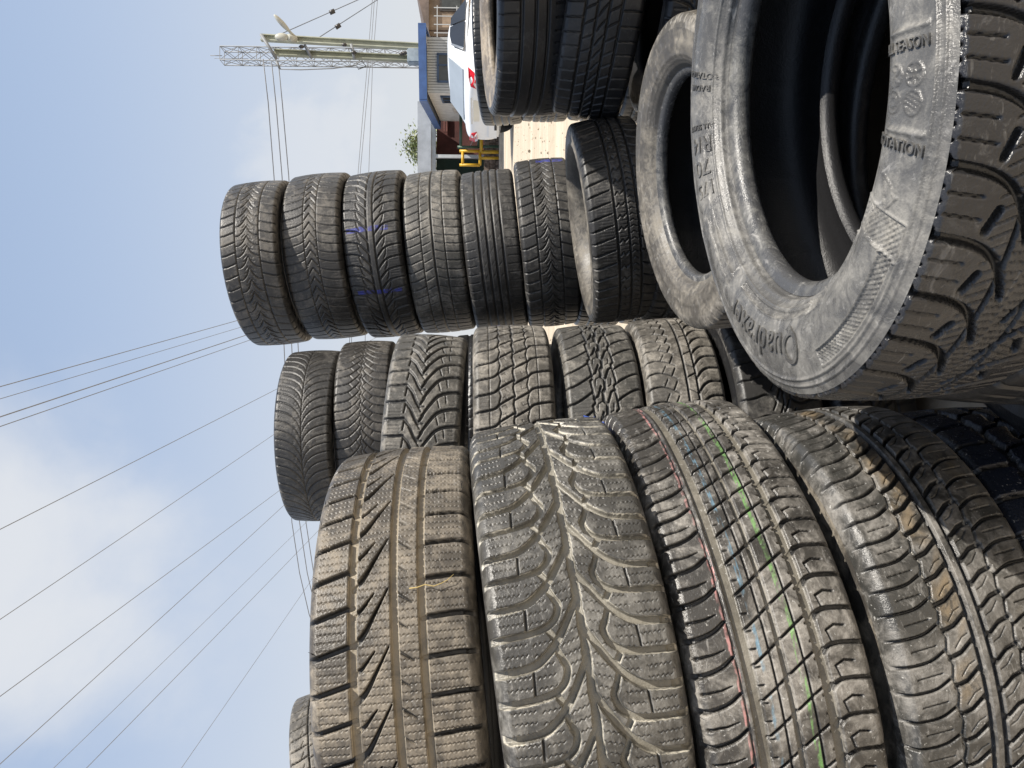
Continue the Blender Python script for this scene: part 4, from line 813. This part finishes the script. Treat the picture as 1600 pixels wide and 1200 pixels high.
for i, (off, lab) in enumerate(((0, 'upper of three slack cables leaving the power pole crossarm'), (12, 'middle of three slack cables leaving the power pole crossarm'), (22, 'lowest of three slack cables leaving the power pole crossarm'))):
    pts = [(411 + off * 1.1, 92 + i * 5), (419 + off, 160), (428 + off * 1.05, 275), (437 + off * .95, 400), (444 + off, 545), (450 + off, 690), (456 + off, 816), (468 + off, 895), (483 + off, 960), (520 + off, 1060), (552 + off, 1250), (566 + off, 1500), (560 + off, 1900), (520 + off, 2600)]
    cable([at(X, Y, 25.4 + .008 * (Y - 90)) for X, Y in pts], .017, lab, 'slack cables of the power pole')
for i, (a, lab) in enumerate(((((584, -30), (574, 100), (566, 190), (557, 300), (545, 560)), 'distant slack cable crossing the pole, nearest its top'), (((587, -30), (578, 100), (570, 190), (560, 300), (548, 560)), 'distant cable close under the uppermost one behind the pole'), (((592, -30), (582, 100), (579, 190), (575, 300), (570, 560)), 'straightest distant cable, lowest behind the pole'))):
    cable([at(X, Y, 45) for X, Y in a], .018, lab, 'distant cables behind the pole')
for (X0, Y0, X1, Y1, Xi, Yi), lab in (((441, 52, 572, -6, 519, 18.5), 'upper stay wire with a dark insulator, right of the power pole'), ((499, 58, 625, -13, 528, 41), 'lower stay wire with a dark insulator, right of the power pole')):
    root = empty('stay_wire', at(X0, Y0, 25.5)); tag(root, lab, 'stay wire', 'stay wires of the power pole'); e = at(X0 + (X1 - X0) * 2.6, Y0 + (Y1 - Y0) * 2.6, 25.5); e.z = max(e.z, GZ)
    MB().tube([(0, 0, 0), e - root.location], .016, 6).build('wire', WIRE, root)
    q = at(Xi, Yi, 25.5) - root.location; dr = (e - root.location).normalized(); MB().tube([q - dr * .09, q + dr * .09], .075, 8).build('insulator', DARK, root)

# ------------------------------------------------------------------ brown house at the right edge
def brown_house():
    d = 42.0; BR = plain('brown_block_house', (.25, .19, .14), .95, 0, .35, 1.5, .5, 8); TIN = plain('rusty_roof_edge', (.13, .10, .085), .8, 0, .3, 2)
    c = at(662, 42, d); root = empty('brown_house', (c.x + 3, d + 3, GZ)); tag(root, 'unfinished brown house with a dark roof at the right edge behind the car', 'house'); H = c.z - GZ
    MB().box((0, 0, H / 2), (6, 6, H)).build('wall', BR, root)
    b = MB(); b.poly([(-3.5, -3.3, H - .3), (0, -3.3, H + .5), (3.5, -3.3, H - .3)], .16, (0, 1, 0)); b.poly([(-3.5, -3.3, H - .3), (0, -3.3, H + .5), (0, 3.5, H + .5), (-3.7, 3.5, H - .3)], .12, (-.22, 0, .97)); b.poly([(3.5, -3.3, H - .3), (0, -3.3, H + .5), (0, 3.5, H + .5), (3.7, 3.5, H - .3)], .12, (.22, 0, .97)); b.build('roof', TIN, root)
    for x in (-1.6, .9): f = MB().box((x, -3.02, H * .62), (1.1, .1, 1.2)).build('window', DARK, root); MB().box((x, -3.06, H * .62), (.9, .06, 1.0)).build('pane', PANE, f)
    b = MB()
    for k in range(8): b.box((-3.02 - .0, -2.6 + k * .75, H / 2), (.06, .10, H * .96))
    b.build('pilasters', TIN, root)
brown_house()
def fence():
    d = 33.0; root = empty('pale_fence', (at(690, 58, d).x, d, GZ)); tag(root, 'faint pale metal fence between the guard house and the brown house', 'fence'); h = at(678, 60, d).z - GZ
    b = MB()
    for k in range(7): b.box((-.9 + k * .36, 0, h / 2), (.03, .03, h))
    for z in (.35, .65, .95): b.box((.2, 0, h * z), (2.3, .025, .03))
    b.build('rails', GREYW, root)
fence()

# ------------------------------------------------------------------ odd bits
def straw():
    pts = [Vector(p) + Vector((.0012, -.0030, 0)) + Vector((0, -.0012 * (k % 2), 0)) for k, p in enumerate(((-.2319, .8746, 1.5855), (-.2306, .8748, 1.5768), (-.2279, .8752, 1.5682), (-.229, .8737, 1.558), (-.2265, .8749, 1.5494), (-.2228, .8772, 1.5422), (-.2179, .8807, 1.5358)))]
    tag(MB().tube(pts, .0008, 5, .0004).build('straw', plain('straw', (.50, .38, .15), .7)), 'thin yellow straw stuck across the grooves of the big tan dusty tyre', 'straw')
straw()
def scrap():
    m = plain('blue_plastic_scrap', (.06, .11, .40), .35, 0, .3, 40); c = Vector((-.070, 1.19, 1.318)); bm = bmesh.new(); n = 11; g_ = [[None] * n for _ in range(n)]
    for i in range(n):
        for j in range(n):
            u, v = i / (n - 1) - .5, j / (n - 1) - .5; g_[i][j] = bm.verts.new(c + Vector((v * .03 + .005 * math.sin(i * 2.6 + j), u * .09 + .01 * math.cos(j * 1.3), v * .035 + .006 * math.sin(i * 1.9 + j * 2.2))))
    for i in range(n - 1):
        for j in range(n - 1): bm.faces.new((g_[i][j], g_[i + 1][j], g_[i + 1][j + 1], g_[i][j + 1])).smooth = True
    me = bpy.data.meshes.new('plastic_scrap'); bm.to_mesh(me); bm.free(); o = link('plastic_scrap', me, m); md = o.modifiers.new('thick', 'SOLIDIFY'); md.thickness = .0006
    tag(o, 'crumpled blue plastic scrap caught between the stacked tyres', 'plastic scrap')
scrap()
